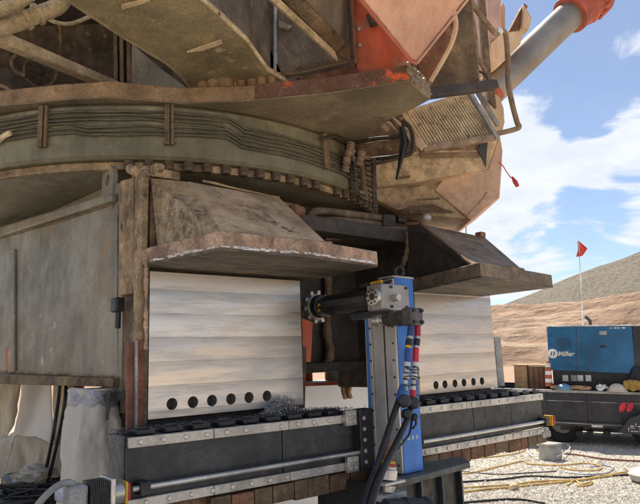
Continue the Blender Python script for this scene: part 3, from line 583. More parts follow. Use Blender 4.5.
for k in range(6):
    z = 3.055-k*.027; dz = -.05 if k in (3, 4, 5) else -.01
    a0, a1, a2, a3, a4 = am; j1, j2, j3 = (random.uniform(-.035, .035) for _ in range(3))
    line([(a0, z-.02, a1, z), (a1, z, a1+(a2-a1)*(.25+j1), z), (a1+(a2-a1)*(.25+j1), z, a1+(a2-a1)*(.4+j2), z+dz*.5), (a1+(a2-a1)*(.4+j2), z+dz*.5, a2, z+dz*.4)])
    q = a2+(a3-a2)
    line([(a2, z+dz*.4, a2+(a3-a2)*(.33+j3), z), (a2+(a3-a2)*(.33+j3), z, a2+(a3-a2)*(.42+j3), z-.055), (a2+(a3-a2)*(.42+j3), z-.055, a3, z-.07), (a3, z-.07, a4, z-.08)])
for a in (am[1], am[2], am[3]):
    p0, p1 = rp(a, 3.10, RR+.02), rp(a, 2.835, RR+.02); t = Vector((-math.sin(a), math.cos(a), 0)); o_ = Vector((math.cos(a), math.sin(a), 0))
    part('line_clamp', MB().bar(p0, p1, .03, .04, up=o_).bar(p0+t*.032, p1+t*.032, .018, .03, up=o_), 'brown', up, bev=.004)
# revolving frame
fp = [(-90, 112), (0, 106), (60, 100), (110, 97), (180, 103), (245, 101), (330, 93), (409, 81), (431, 99), (415, 108), (388, 120), (372, 133), (352, 150), (300, 190), (100, 190), (-90, 160)]
part('frame_plate', slab([oz(x, y, 3.125) for x, y in fp], (0, 0, .105)), 'edge_tan', up, bev=.006, label='grimy revolving frame bottom plate with orange flecked edge')
part('frame_underside', slab([oz(x, y, 3.118)+Vector((0, .012, 0)) for x, y in fp[:]], (0, 0, .006)), 'frame_under', up)
mo = mat('worn_orange_edge', (.16, .085, .05), (.13, .07, .045), (.2, .12, .08), rough=.8, scale=6, spot=(.72, .13, .04), spot_at=.56, spot_scale=6)
e0, e1, e2 = oz(255, 99.5, 3.13), oz(330, 92.5, 3.13), oz(409, 80.5, 3.13)
nrm = (e2-e0).cross(UP).normalized()*.006
part('frame_edge', slab([e0+nrm, e1+nrm, e2+nrm, e2+nrm+UP*.098, e1+nrm+UP*.098, e0+nrm+UP*.098], -nrm*.9), mo, up, label='orange flecked plate edge')
# ragged torn edge at the tip of the plate
mb = MB()
p0, p1 = oz(408, 78, 3.13), oz(431, 99, 3.13)
for i in range(90):
    t = (i+random.random())/90; p = p0.lerp(p1, t)+UP*random.uniform(0, .11); s_ = random.uniform(.004, .013)
    mb.lathe(p, (random.uniform(-1, 1), random.uniform(-1, 1), .4), [(-s_, s_*.4), (0, s_), (s_, s_*.5)], 6)
part('ragged_weld', mb, 'wall', up, kind='stuff')
for i, (x, y, r) in enumerate(((206, 85, .042), (216.5, 83, .044), (228.5, 82, .052), (242, 83, .036), (252.5, 81.5, .036), (262.5, 80, .036), (272, 78.5, .028))):
    b0 = oz(x, y+9, 3.232); q = Vector((.0, -.0, 1)) if i > 2 else (UP+Vector((-.25, .1, 0))).normalized()
    part('slew_bolt', MB().lathe(b0, q, [(0, r), (.07, r), (.098, r*.86), (.112, r*.5)], 14), 'edge_tan', up, bev=.002)
# box girder whose underside fills the upper middle
part('girder_underside', slab([oz(15, -38, 3.30), oz(68, 0, 3.30), oz(125, 38, 3.30), oz(165, 62, 3.30), oz(180, 74, 3.30), oz(192, 92, 3.30), oz(286, 81, 3.30), oz(268, 70, 3.30), oz(246, 39, 3.30), oz(203, 0, 3.30), oz(160, -38, 3.30)], (0, 0, .03)), 'olive', up, bev=.003, label='olive mottled underside plate of the box girder')
for pp in (((187, 53), (203, 51), (222, 44), (221, 41), (203, 47)), ((122, 10), (150, 2), (149, 0), (121, 6))):
    part('girder_scar', slab([oz(x, y, 3.285) for x, y in pp], (0, 0, .012)), 'beam', up)
def rim(pts, z, r, m, name='plate_edge'): part(name, MB().tube([oz(x, y, z) for x, y in pts], r, 8), m, up)
rim([(160, -38), (203, 0), (246, 39), (268, 70), (286, 81)], 3.305, .012, 'beam')
rim([(15, -38), (68, 0), (125, 38), (165, 62), (180, 74), (191, 90)], 3.305, .011, 'olive')
g0 = [oz(160, -38, 3.335), oz(203, 0, 3.335), oz(246, 39, 3.335), oz(268, 70, 3.335)]
for i in range(3):
    part('girder_web', slab([g0[i], g0[i+1], g0[i+1]+UP*.75, g0[i]+UP*.75], (.02, 0, 0)), 'under', up)
h0 = [oz(15, -38, 3.335), oz(68, 0, 3.335), oz(125, 38, 3.335), oz(165, 62, 3.335), oz(190, 88, 3.335)]
for i in range(4):
    part('girder_web', slab([h0[i], h0[i+1], h0[i+1]+UP*.9, h0[i]+UP*.9], (.02, .02, 0)), 'olive', up)
# dark bay to the left of the girder
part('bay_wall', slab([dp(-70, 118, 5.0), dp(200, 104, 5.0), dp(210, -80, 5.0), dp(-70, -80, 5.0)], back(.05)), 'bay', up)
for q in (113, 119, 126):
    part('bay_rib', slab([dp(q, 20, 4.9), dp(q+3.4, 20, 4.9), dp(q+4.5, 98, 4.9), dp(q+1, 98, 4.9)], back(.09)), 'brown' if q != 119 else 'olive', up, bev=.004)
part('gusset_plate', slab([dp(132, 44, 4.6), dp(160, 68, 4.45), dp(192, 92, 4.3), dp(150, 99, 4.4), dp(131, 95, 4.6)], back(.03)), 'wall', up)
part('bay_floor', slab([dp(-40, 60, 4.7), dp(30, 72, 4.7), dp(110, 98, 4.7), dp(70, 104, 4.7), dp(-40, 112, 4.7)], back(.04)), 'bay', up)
part('diagonal_beam', MB().bar(dp(-45, 20, 3.2), dp(118, 88, 4.75), .085, .075), 'beam', up, bev=.01, label='dust coated tan beam crossing the dark bay')
part('beam_foot', MB().bar(dp(95, 80, 4.6), dp(132, 90, 4.8), .1, .03), 'beam', up, bev=.006)
wheel_c = dp(40, 71, 4.55); wn = -ray(40, 71).normalized()+Vector((0, 0, -.25)); wn.normalize()
part('fan_guard', MB().lathe(wheel_c, wn, [(-.02, .12), (-.02, .105), (.02, .105), (.02, .12)], 28, closed=True), 'brown', up)
wu = wn.orthogonal().normalized(); wv = wn.cross(wu)
part('fan_hub', MB().lathe(wheel_c, wn, [(-.02, .03), (.03, .03), (.04, .02)], 12), 'dark', up)
for k in range(9):
    t = 2*math.pi*k/9; d1 = wu*math.cos(t)+wv*math.sin(t); d2 = wu*math.cos(t+.35)+wv*math.sin(t+.35)
    part('fan_blade', slab([wheel_c+d1*.03, wheel_c+d1*.1, wheel_c+d2*.1, wheel_c+d2*.04], wn*.008), 'dark', up)
def pipe(name, pts, r, m, k=7, n=12, label=None): return part(name, MB().tube(smooth_pts([dp(*p) for p in pts], k), r, n), m, up, label=label)
pipe('duct_pipe', [(-20, 32, 3.3), (0, 28, 3.4), (22, 21, 3.5), (40, 14, 3.55), (58, 6, 3.6), (66, -8, 3.6), (66, -30, 3.6)], .05, 'hose_tan', label='thick dust coated pipe')
for x, y, d in ((26, 19, 3.5), (38, 14.5, 3.55)):
    part('pipe_flange', MB().lathe(dp(x, y, d), dp(x+10, y-4, d+.03)-dp(x, y, d), [(-.012, .066), (.012, .066)], 18), 'hose_tan', up, bev=.004)
pipe('duct_pipe', [(-20, 12, 3.3), (2, 9, 3.35), (14, 4, 3.4), (30, -6, 3.4)], .042, 'hose_tan')
pipe('thin_pipe', [(44, 17, 3.9), (58, 23, 3.95), (74, 23, 4.0), (98, 13, 4.05)], .014, 'hose_tan')
pipe('thin_pipe', [(-10, 84, 4.45), (5, 87, 4.45), (18, 95, 4.4), (40, 92, 4.4), (82, 86, 4.4)], .014, 'rail_brown')
pipe('thin_pipe', [(16, 55, 4.5), (12, 62, 4.5), (16, 71, 4.5), (26, 76, 4.5)], .018, 'brown')
pipe('branch_pipe', [(128, 100, 4.1), (138, 96, 4.1), (143, 91, 4.1), (151, 92, 4.1)], .012, 'tape', k=3)
pipe('branch_pipe', [(143, 91, 4.1), (145, 98, 4.05), (146, 104, 4.0)], .01, 'hose_tan', k=3)
part('side_hose', MB().tube(smooth_pts([rp(ang(-10), 2.93, RR+.03), rp(ang(0), 2.90, RR+.03), rp(ang(6), 2.93, RR+.03), rp(ang(14), 2.95, RR+.03)], 4), .018, 8), 'beam', up)
# webs right of the girder
part('inner_web', slab([dp(215, -60, 4.1), dp(276, -60, 4.1), dp(274, 77, 4.15), dp(286, 82, 4.15), dp(268, 70, 4.15), dp(240, 30, 4.12)], back(.04)), 'dark', up)
part('inner_web', slab([dp(276, -60, 4.15), dp(277, 74, 4.15), dp(300, 72, 4.15), dp(352, 60, 4.15), dp(352, -60, 4.15)], back(.04)), 'under', up)
part('web_seam', MB().tube([dp(275.5, -30, 4.12), dp(275, 73, 4.12)], .012, 8), 'tape', up)
part('beam_flange', slab([dp(248, -20, 3.3), dp(260, -20, 3.3), dp(335, 51, 3.85), dp(338, 60, 3.85)], back(.05)), 'beam', up, bev=.004, label='lit lower flange of the diagonal beam')  # light on the flange is painted as a paler tan than the web
part('beam_web', slab([dp(262, -20, 3.34), dp(284, -20, 3.34), dp(347, 42, 3.88), dp(336, 52, 3.88)], back(.06)), 'brown', up, bev=.004)
part('pale_web', slab([dp(286, -20, 3.5), dp(350, -20, 3.9), dp(351, 46, 3.95), dp(346, 42, 3.95)], back(.03)), 'wall', up)
part('corner_foot', slab([dp(336, 53, 3.9), dp(347, 43, 3.9), dp(352, 47, 3.9), dp(350, 60, 3.9)], back(.05)), 'brown', up)
part('dark_post', slab([dp(346.5, -30, 3.85), dp(351, -30, 3.85), dp(355, 56, 3.9), dp(351, 57, 3.9)], back(.05)), 'dark', up)
part('seam_post', slab([dp(285, 79, 4.0), dp(301, 75, 4.0), dp(301, 82, 4.0), dp(286, 88, 4.0)], back(.1)), 'under', up, bev=.005)
for a_, b_, d_, r_ in (((276, 74), (350, 59), 4.1, .009), ((268, 70), (240, 30), 4.05, .009), ((131, 96), (192, 93), 4.35, .012), ((116, 20), (116, 96), 4.85, .01), ((-5, 44), (-2, 96), 4.9, .012), ((60, 24), (62, 66), 4.92, .012)):
    lumpy([dp(*a_, d_), dp((a_[0]+b_[0])/2, (a_[1]+b_[1])/2, d_), dp(*b_, d_)], r_, 'brown', 'weld_seam', up)
for x, y, d_ in ((232, 12, 3.9), (226, 26, 3.9), (318, 64, 4.08), (300, 68, 4.08), (90, 50, 4.9), (75, 44, 4.9), (105, 36, 4.9), (88, 34, 4.9)):
    part('plate_bolt', MB().lathe(dp(x, y, d_), -ray(x, y), [(-.02, .018), (.016, .018), (.02, .013)], 6), 'brown', up)
part('inner_bracket', slab([dp(279, 20, 4.1), dp(292, 26, 4.1), dp(288, 29, 4.1), dp(279, 27, 4.1)], back(.04)), 'wall', up, bev=.003)
part('inner_bracket', slab([dp(232, 0, 3.8), dp(238, 6, 3.8), dp(238, 18, 3.8), dp(232, 12, 3.8)], back(.04)), 'brown', up, bev=.003)
for x_ in (318, 326, 333): part('mud_streak', MB().tube([dp(x_, 80-(x_-318)*.1, 3.98), dp(x_+4, 86, 3.98)], .014, 6), 'stain', up)
pipe('thin_pipe', [(352, 138, 4.55), (340, 136, 4.4), (320, 139, 4.2)], .012, 'dark', n=6)
for x in (451, 466):
    part('hanging_cable', MB().tube([dp(x, 216, 5.6), dp(x, 244, 5.6)], .004, 5), 'dark', up)
# bolt heads along the frame edge and a row of small gussets under the plate
for k in range(9):
    p = oz(290+k*13, 93.5-k*1.45, 3.17)+nrm*1.6; part('edge_bolt', MB().lathe(p, nrm, [(-.004, .016), (.014, .016), (.018, .011)], 6), 'rust', up)
# orange bracket, the dark of its slot laid on as a tube
ob = [(352, -20), (354, 40), (355, 62), (358, 68), (363, 70), (408, 63), (411, 56), (385, 30), (383, -20)]
part('orange_bracket', slab([dp(x, y, 3.75) for x, y in ob], back(.06)), 'orange', up, bev=.008, label='worn orange bracket plate')
part('bracket_flange', slab([dp(349, -20, 3.70), dp(353, -20, 3.70), dp(357, 60, 3.70), dp(355, 64, 3.70)], back(.12)), 'rust', up, bev=.004)
part('bracket_slot_plug', MB().tube([dp(371, 14, 3.72), dp(375, 25, 3.72)], .032, 10), 'dark', up)
for x, y in ((359, 29), (360, 45)): part('bracket_bolt', MB().lathe(dp(x, y, 3.745), -ray(x, y), [(0, .014), (.02, .012)], 6), 'trim', up)
part('frame_rail', slab([dp(296, 78, 4.0), dp(355, 66, 4.0), dp(408, 64, 4.0), dp(409, 72, 4.0), dp(300, 92, 4.0)], back(.06)), 'rust', up)
# faded orange box, seen from below: prism going up
bx = [dp(357, -6, 3.25), dp(411, 60, 3.42), dp(417, 62, 3.44), dp(472, -8, 3.5)]
part('faded_panel_box', slab(bx+[dp(440, -70, 3.3), dp(330, -60, 3.1)], (UP*.55+back(.25))), 'pink', up, bev=.012, label='faded salmon orange steel box')
part('box_lip', MB().tube([dp(352, -10, 3.24), dp(410.5, 61.5, 3.42), dp(417, 64, 3.43)], .011, 8), 'orange', up)
part('box_lip', MB().tube([dp(417, 63.5, 3.43), dp(474, -8, 3.49)], .008, 8), 'pink', up)
part('curved_side', slab([dp(417, 62, 4.0), dp(456, 15, 4.0), dp(454, 36, 4.0), dp(444, 58, 4.0), dp(431, 76, 4.0), dp(424, 84, 4.0)], back(.05)), 'rust', up)
pipe('curved_rim', [(453, 8, 3.9), (456, 25, 3.9), (452, 42, 3.9), (443, 60, 3.9), (430, 82, 3.9)], .016, 'beige')
part('inner_dark_plate', slab([dp(409, 62, 4.2), dp(470, -10, 4.2), dp(478, 40, 4.3), (dp(480, 92, 4.3)), dp(430, 98, 4.2)], back(.04)), 'brown', up)
part('cross_bar', MB().bar(dp(420, 95, 3.95), dp(495, 85, 4.3), .07, .065), 'dark', up, bev=.006, label='dark square cross bar')
# access step with slats
GA, GB, GC, GD = dp(402, 113, 4.55), dp(466, 92, 4.9), dp(494, 134, 4.75), dp(424, 148, 4.4)
gn0 = (GB-GA).cross(GD-GA).normalized()
for i in range(25):
    t = (i+.5)/25; a = GA.lerp(GB, t); b = GD.lerp(GC, t)
    part('step_slat', MB().bar(a, b, .015, .03, up=gn0), 'beam', up)
gn = (GB-GA).cross(GD-GA).normalized()
part('step_backing', slab([p-gn*.05*(1 if gn.dot(ray(440, 120)) < 0 else -1) for p in (GA, GB, GC, GD)], back(.01)), 'rail_brown', up)
part('step_frame', MB().bar(dp(386, 117, 4.5), dp(425, 149, 4.35), .075, .06), 'beige', up, bev=.006)
part('step_frame', MB().bar(dp(421, 150, 4.35), dp(496, 137, 4.75), .07, .05), 'rail_brown', up, bev=.006)
part('step_stringer', MB().bar(dp(463, 82, 4.75), dp(497, 139, 4.7), .045, .03), 'trim', up, bev=.004)
part('step_stringer', MB().bar(dp(475, 88, 4.85), dp(498, 126, 4.8), .04, .03), 'trim', up, bev=.004)
mb = MB()
for i in range(60):
    p = GA.lerp(GB, random.random()).lerp(GD.lerp(GC, random.random()), random.random()); s_ = random.uniform(.006, .02)
    mb.lathe(p, (random.uniform(-1, 1), random.uniform(-1, 1), .4), [(-s_, s_*.4), (0, s_), (s_, s_*.5)], 6)
part('caked_mud', mb, 'rail_brown', up, kind='stuff')
part('rounded_cover', slab([dp(x, y, 5.0) for x, y in ((490, 90), (500, 97), (504, 108), (505, 122), (502, 134), (494, 140), (488, 120))], back(.3)), 'beige', up, bev=.01)
part('inner_brace', slab([dp(284, 96, 4.6), dp(420, 84, 4.6), dp(420, 40, 4.6), dp(284, 60, 4.6)], back(.04)), 'dark', up)
part('inner_brace', slab([dp(352, 120, 5.5), dp(428, 108, 5.5), dp(440, 160, 5.5), dp(352, 182, 5.5)], back(.04)), 'brown', up)
# beige boxes
part('beige_crossbeam', slab([dp(372, 163, 4.9), dp(421, 150, 4.75), dp(478, 150, 4.9), dp(484, 138, 4.95), dp(499, 136, 5.0), dp(488, 169, 5.0), dp(412, 183, 4.9), dp(377, 188, 5.0)], away(.5)), 'beige', up, bev=.008, label='dusty beige crossbeam')
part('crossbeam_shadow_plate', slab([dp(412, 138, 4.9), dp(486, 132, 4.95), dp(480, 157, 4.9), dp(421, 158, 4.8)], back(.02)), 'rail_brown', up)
part('notch_plate', slab([dp(478, 150, 4.88), dp(483, 138, 4.88), dp(488, 137, 4.88), dp(486, 167, 4.9)], back(.02)), 'char', up)
part('beige_block', slab([dp(434, 190, 5.05), dp(446, 175, 5.05), dp(488, 169, 5.0), dp(500, 134, 5.0), dp(503, 150, 5.0), dp(500, 198, 5.0), dp(471, 220, 4.85)], away(.8)), 'blocktan', up, bev=.012, label='dusty beige counterweight corner block')
part('block_seam', MB().tube([dp(487, 192, 4.90), dp(478, 204, 4.87), dp(465, 217, 4.84)], .006, 6), 'rail_brown', up)
part('pale_tray', slab([dp(375, 189, 5.0), dp(445, 176, 5.15), dp(434, 191, 5.05), dp(470, 219, 4.9), dp(404, 214, 5.2), dp(377, 200, 5.1)], away(.4)), 'beige', up, bev=.008, label='pale beige tray below the crossbeam')
part('tray_recess', slab([dp(408, 206, 5.0), dp(432, 204, 5.0), dp(456, 213, 4.88), dp(410, 213, 4.98)], back(.02)), 'brown', up)
for q in (((396, 187), (420, 185), (420, 186.5), (396, 188.5)), ((416, 199), (440, 197.5), (440, 199.5), (416, 201)), ((399, 177), (410, 175), (410, 178), (399, 179.5))):
    part('tray_slot', slab([dp(x, y, 4.86) for x, y in q], back(.01)), 'brown', up)
part('underside_plate', slab([dp(377, 203, 5.2), dp(404, 213, 5.15), dp(470, 220, 5.0), dp(440, 222, 5.3), dp(380, 222, 5.4)], UP*.1), 'under', up)
part('lamp', MB().lathe(dp(427, 217.5, 5.0), (-.3, -.5, -1), [(-.03, .03), (.01, .036), (.02, .02)], 12), 'white', up)
# panels, posts and handrails upper right
part('pink_panel', slab([dp(466, -20, 5.2), dp(483, -20, 5.2), dp(484, 76, 5.2), dp(468, 68, 5.2)], back(.3)), 'pinkpale', up, bev=.006)
part('pink_panel', slab([dp(487, -20, 5.6), dp(501, -20, 5.6), dp(501, 34, 5.6), dp(490, 46, 5.6)], back(.3)), 'pinkpale', up, bev=.006)
part('pink_panel', slab([dp(503, 2, 5.9), dp(505, 8, 5.9), dp(505, 32, 5.9), dp(501, 34, 5.9), dp(501, 6, 5.9)], back(.2)), 'pink', up)
part('mast_base', slab([dp(490, 40, 5.6), dp(500, 33, 5.6), dp(525, 30, 5.6), dp(521, 44, 5.6), dp(505, 60, 5.6), dp(492, 70, 5.6)], back(.4)), 'beige', up, bev=.01, label='ochre beige cylinder mount')
part('mount_wedge', slab([dp(510, 30, 5.9), dp(524, 3, 5.9), dp(528, 6, 5.9), dp(519, 29, 5.9)], back(.15)), 'rust', up, bev=.006)
part('mount_wedge', slab([dp(524, 4, 5.85), dp(532, 18, 5.85), dp(529, 30, 5.85), dp(522, 28, 5.85)], back(.15)), 'beige', up, bev=.006)
part('red_cap', slab([dp(494, 85, 5.4), dp(500, 86, 5.4), dp(505, 96, 5.4), dp(497, 104, 5.4), dp(494, 100, 5.4)], back(.15)), 'orange', up, bev=.01)
part('dark_post', slab([dp(478, -20, 4.6), dp(484, -20, 4.6), dp(492, 80, 4.7), dp(485, 80, 4.7)], back(.06)), 'brown', up, bev=.004)
part('dark_post', slab([dp(487, 78, 4.75), dp(493, 78, 4.75), dp(497, 108, 4.75), dp(489, 100, 4.75)], back(.06)), 'brown', up, bev=.004)
pipe('handrail', [(462, -12, 4.5), (478, 12, 4.6), (495, 33, 4.7), (500, 31, 4.75), (505, 33, 4.8), (507, 45, 4.8), (508, 65, 4.8), (508, 82, 4.8), (512, 103, 4.8), (517, 122, 4.8), (519, 127, 4.8), (513, 130, 4.8), (496, 134, 4.8)], .022, 'rail_brown', n=10)
part('handrail_weld', MB().lathe(dp(499, 31, 4.72), (1, 0, 0), [(-.03, .02), (0, .032), (.03, .02)], 10), 'white', up)
pipe('handrail', [(455, 18, 4.6), (470, 44, 4.65), (486, 72, 4.7)], .017, 'rail_brown', n=8)
pipe('handrail', [(458, 20, 4.7), (460, 45, 4.7), (461, 76, 4.7)], .017, 'rail_brown', n=8)
pipe('handrail', [(470, -5, 4.7), (468, 30, 4.7), (465, 68, 4.7)], .02, 'beige', n=8)
pipe('cable', [(462, 68, 4.7), (475, 70, 4.7), (486, 76, 4.7), (490, 90, 4.72)], .01, 'dark', n=6)
# hydraulic cylinder: steel rod and orange gland with bolts
r0, r1 = dp(500, 82, 6.0), dp(576, 10, 6.4)
rd = (r1-r0).normalized()
part('cylinder_rod', MB().tube([r0-rd*.15, r1], .155, 40), 'chrome', up, label='bright steel hydraulic cylinder rod')
part('gland', MB().lathe(r1-rd*.12, rd, [(0, .17), (.0, .205), (.16, .205), (.17, .225), (.34, .225), (.36, .26), (.44, .26), (.44, .22), (1.6, .22)], 40), 'orange', up, bev=.006, label='orange cylinder gland')
gu = rd.orthogonal().normalized(); gv = rd.cross(gu); me = MB().lathe((0, 0, 0), (0, 0, 1), [(0, .026), (.04, .026), (.05, .018)], 8).mesh('gland_bolt', 'orange')
for k in range(18):
    t = 2*math.pi*k/18; p = r1+rd*.215+(gu*math.cos(t)+gv*math.sin(t))*.238
    link('gland_bolt', me, up, loc=p, rot=(-rd).to_track_quat('Z', 'Y').to_euler())
# hose bundle and cable carrier at the side of the ring
for i, pts in enumerate(([(343, 146, 4.6), (356, 143, 4.5), (375, 139, 4.4), (398, 136, 4.3), (404, 124, 4.3)], [(343, 150, 4.6), (358, 147, 4.5), (380, 143, 4.4), (400, 140, 4.3), (406, 130, 4.3)],
            [(360, 162, 4.6), (375, 159, 4.5), (393, 157, 4.4), (404, 153, 4.35), (405, 140, 4.3)], [(360, 166, 4.6), (378, 163, 4.5), (395, 159, 4.4), (404, 156, 4.35)],
            [(402, 120, 4.3), (410, 128, 4.3), (413, 140, 4.3), (412, 152, 4.3), (405, 156, 4.3)], [(383, 121, 4.3), (390, 119, 4.3), (396, 125, 4.3), (404, 135, 4.3)],
            [(343, 143, 4.6), (349, 152, 4.5), (350, 168, 4.5), (352, 190, 4.5)], [(358, 150, 4.5), (362, 165, 4.45), (364, 190, 4.5)])):
    pipe('hose', pts, .016 if i < 6 else .02, 'brown' if i % 2 else 'dark', n=8)
for i in range(9):
    for j in range(2):
        x, y = 355+j*9+i*.7, 152+i*5.4+j*3
        part('chain_link', slab([dp(x, y, 4.5), dp(x+7, y+2, 4.5), dp(x+7, y+5.6, 4.5), dp(x, y+3.6, 4.5)], back(.07)), 'rail_brown' if (i+j) % 2 else 'brown', up, bev=.006)
part('chain_side', slab([dp(373, 158, 4.45), dp(376, 158, 4.45), dp(377, 207, 4.5), dp(373, 207, 4.5)], back(.08)), 'dark', up)
pipe('frayed_wrap', [(351, 143, 4.42), (350, 150, 4.4), (347, 160, 4.4), (345, 172, 4.4)], [.02+.016*abs(math.sin(i*1.3)) for i in range(22)], 'rail_brown', n=9)
pipe('frayed_wrap', [(362, 152, 4.42), (361, 158, 4.4), (358, 166, 4.4)], [.018+.016*abs(math.sin(i*1.1)) for i in range(15)], 'rail_brown', n=9)
pipe('frayed_wrap', [(378, 122, 4.3), (383, 126, 4.25), (388, 131, 4.25)], [.03-.001*i for i in range(15)], 'rail_brown', n=9)
def cloth_poly(pts, d, amp, m, name, th=.006, parent=up, label=None, nx=8, ny=14, seed=0):
    """pts: left edge and right edge points in matching numbers, joined by a folded sheet"""
    Lp, Rp = pts; mb = MB()
    def at(P, t):
        q = t*(len(P)-1); i = min(int(q), len(P)-2); return Vector(P[i]).lerp(Vector(P[i+1]), q-i)
    for j in range(ny+1):
        a, b = at(Lp, j/ny), at(Rp, j/ny)
        for i in range(nx+1):
            p = a.lerp(b, i/nx); off = amp*(math.sin(i/nx*math.pi*3+seed)+.8*noise.noise(p*6+Vector((seed, 0, 0)))+.9*(.5-abs(noise.noise(p*5+Vector((0, seed, 0)))))+.3*noise.noise(p*22))
            mb.v.append(p+back(1)*off)
    for j in range(ny):
        for i in range(nx):
            q = j*(nx+1)+i; mb.f.append((q, q+1, q+nx+2, q+nx+1))
    me = mb.mesh(name, m); o = link(name, me, parent, label=label)
    s_ = o.modifiers.new('thick', 'SOLIDIFY'); s_.thickness = th
    return o
cloth_poly(([dp(399, 126, 4.2), dp(400, 140, 4.2), dp(398, 160, 4.2), dp(396, 179, 4.2)], [dp(404, 128, 4.2), dp(410, 142, 4.2), dp(406, 152, 4.2), dp(397, 180, 4.2)]), 0, .01, 'rubber', 'torn_flap', label='black torn rubber flap')
# unseen machine house floor and body, added and sized to shade the work
u_ = ray(660, 345); u_.z = 0; u_.normalize(); v_ = Vector((-u_.y, u_.x, 0))
def UV(a, b, z): q = RC+u_*a+v_*b; q.z = z; return q
part('house_shade_floor', slab([UV(-3.2, -.6, 4.35), UV(1.2, -.8, 4.35), UV(3.0, 1.0, 4.35), UV(3.0, 5, 4.35), UV(-3.2, 5, 4.35)], UP*.12), 'dark', up)
part('house_shade_body', slab([UV(-3.0, -.4, 4.48), UV(1.0, -.4, 4.48), UV(2.8, 1.2, 4.48), UV(2.8, 4.5, 4.48), UV(-3.0, 4.5, 4.48)], UP*1.2), 'pink', up)
# streamer
pt = [dp(499, 162, 4.99), dp(503, 166, 5.0), dp(506, 171, 5.0), (dp(511, 178, 5.0))]
fl_ = thing('warning_streamer', 'small red streamer fluttering from the corner of the beige block, against the clouds', 'streamer', tuple(pt[0]))
part('string', MB().tube(smooth_pts(pt, 4), .005, 6), 'flagred', fl_)
cloth_poly(([dp(511, 177, 5.0), dp(513, 183, 5.0), dp(516, 187.5, 5.0)], [dp(513, 176.5, 5.0), dp(517.5, 181, 5.0), dp(519.5, 186, 5.0)]), 0, .006, 'flagred', 'ribbon', parent=fl_)
# ---------------------------------------------------------------- milling bed
YB = 2.72                                       # front face of the bed
ZT, ZB = 1.168, .86
bed = thing('milling_bed', 'long charcoal machine bed with bright steel rails and screw below the two milled pads', 'milling bed', (2.8, YB+.08, .8))
XL, XR = 1.056, 4.53
def zt_(x): return 1.172-(x-1.05)*.0095
# body in four segments with seams
segs = [XL, 1.93, 2.47, 3.05, 3.62, 4.09, XR]
for a, b in zip(segs, segs[1:]):
    if abs(a-2.47) < .01: continue
    part('bed_segment', slab([(a+.003, YB, ZB+.02), (b-.003, YB, ZB+.02), (b-.003, YB, zt_(b)-.012), (a+.003, YB, zt_(a)-.012)], (0, .13, 0)), 'char', bed, bev=.004)
part('bed_end_plate', MB().box((XL-.012, YB-.006, .80), (XL+.0, YB+.14, 1.185)), 'grend', bed, bev=.004)
part('bed_core', MB().box((2.40, YB+.03, ZB+.03), (3.12, YB+.12, 1.13)), 'black', bed)
def strip(x0, x1, z, h, name='rail_strip'):
    q = [(x0, YB-.022, z-h/2-(x0-1.05)*.0095), (x1, YB-.022, z-h/2-(x1-1.05)*.0095), (x1, YB-.022, z+h/2-(x1-1.05)*.0095), (x0, YB-.022, z+h/2-(x0-1.05)*.0095)]
    part(name, slab(q, (0, .02, 0)), 'strip', bed, bev=.003)
for x0, x1 in ((XL+.01, 1.50), (1.503, 1.96), (1.963, 2.40), (3.0, 3.52), (3.523, 4.05), (4.053, XR)):
    strip(x0, x1, 1.152, .048); strip(x0, x1, .886, .046)
sb = MB().lathe((0, 0, 0), (0, -1, 0), [(0, .0125), (.004, .0125), (.006, .010)], 12).mesh('strip_bolt', 'steel')
hb = MB().lathe((0, 0, 0), (0, -1, 0), [(0, .006), (.0015, .006)], 8).mesh('bolt_hole', 'black')
x = XL+.07
while x < XR:
    if not 2.38 < x < 3.02:
        dz = -(x-1.05)*.0095
        link('strip_bolt', sb, bed, loc=(x, YB-.0225, 1.152+dz)); link('strip_bolt', sb, bed, loc=(x+.03, YB-.0225, .886+dz))
    x += .112
hmb = MB()
for a, b in zip(segs, segs[1:]):
    if abs(a-2.47) < .01: continue
    n = max(3, int((b-a)/.085))
    for i in range(n):
        xx = a+.05+(b-a-.1)*i/(n-1)
        for zz in (1.095, 1.05, .975):
            if (i+int(zz*100)) % 3: hmb.lathe((xx, YB-.0002, zz-(xx-1.05)*.0095), (0, -1, 0), [(0, .0055), (.0012, .0055)], 8)
part('tapped_holes', hmb, 'black', bed, kind='stuff')
# lead screw
zs = 1.0
ls = [Vector((XL+.02, YB-.05, .958)), Vector((2.45, YB-.05, .945))]
part('lead_screw', MB().tube(ls, .0125, 14), 'steel', bed, label='bright lead screw, nearer half')
part('lead_screw', MB().tube([Vector((3.0, YB-.05, .94)), Vector((XR-.02, YB-.05, .93))], .0125, 14), 'steel', bed, label='bright lead screw, farther half')
for xx, zz in ((XL+.08, .957), (XR-.05, .93)):
    part('screw_bearing', MB().box((xx-.03, YB-.075, zz-.032), (xx+.018, YB-.001, zz+.028)), 'black', bed, bev=.005)
part('end_ring', MB().box((XR-.004, YB-.085, .893), (XR+.010, YB-.01, .972)), 'yellow', bed, bev=.004, label='orange yellow end ring')
part('end_bearing', MB().box((XR+.013, YB-.09, .90), (XR+.03, YB-.01, .97)), 'red', bed, bev=.004)
part('end_clamp', MB().box((XR-.07, YB-.03, .80), (XR+.05, YB+.05, .845)), 'trim', bed, bev=.006)
part('end_clamp', MB().box((XR-.03, YB-.03, .846), (XR+.03, YB+.03, .872)), 'trim', bed, bev=.006)
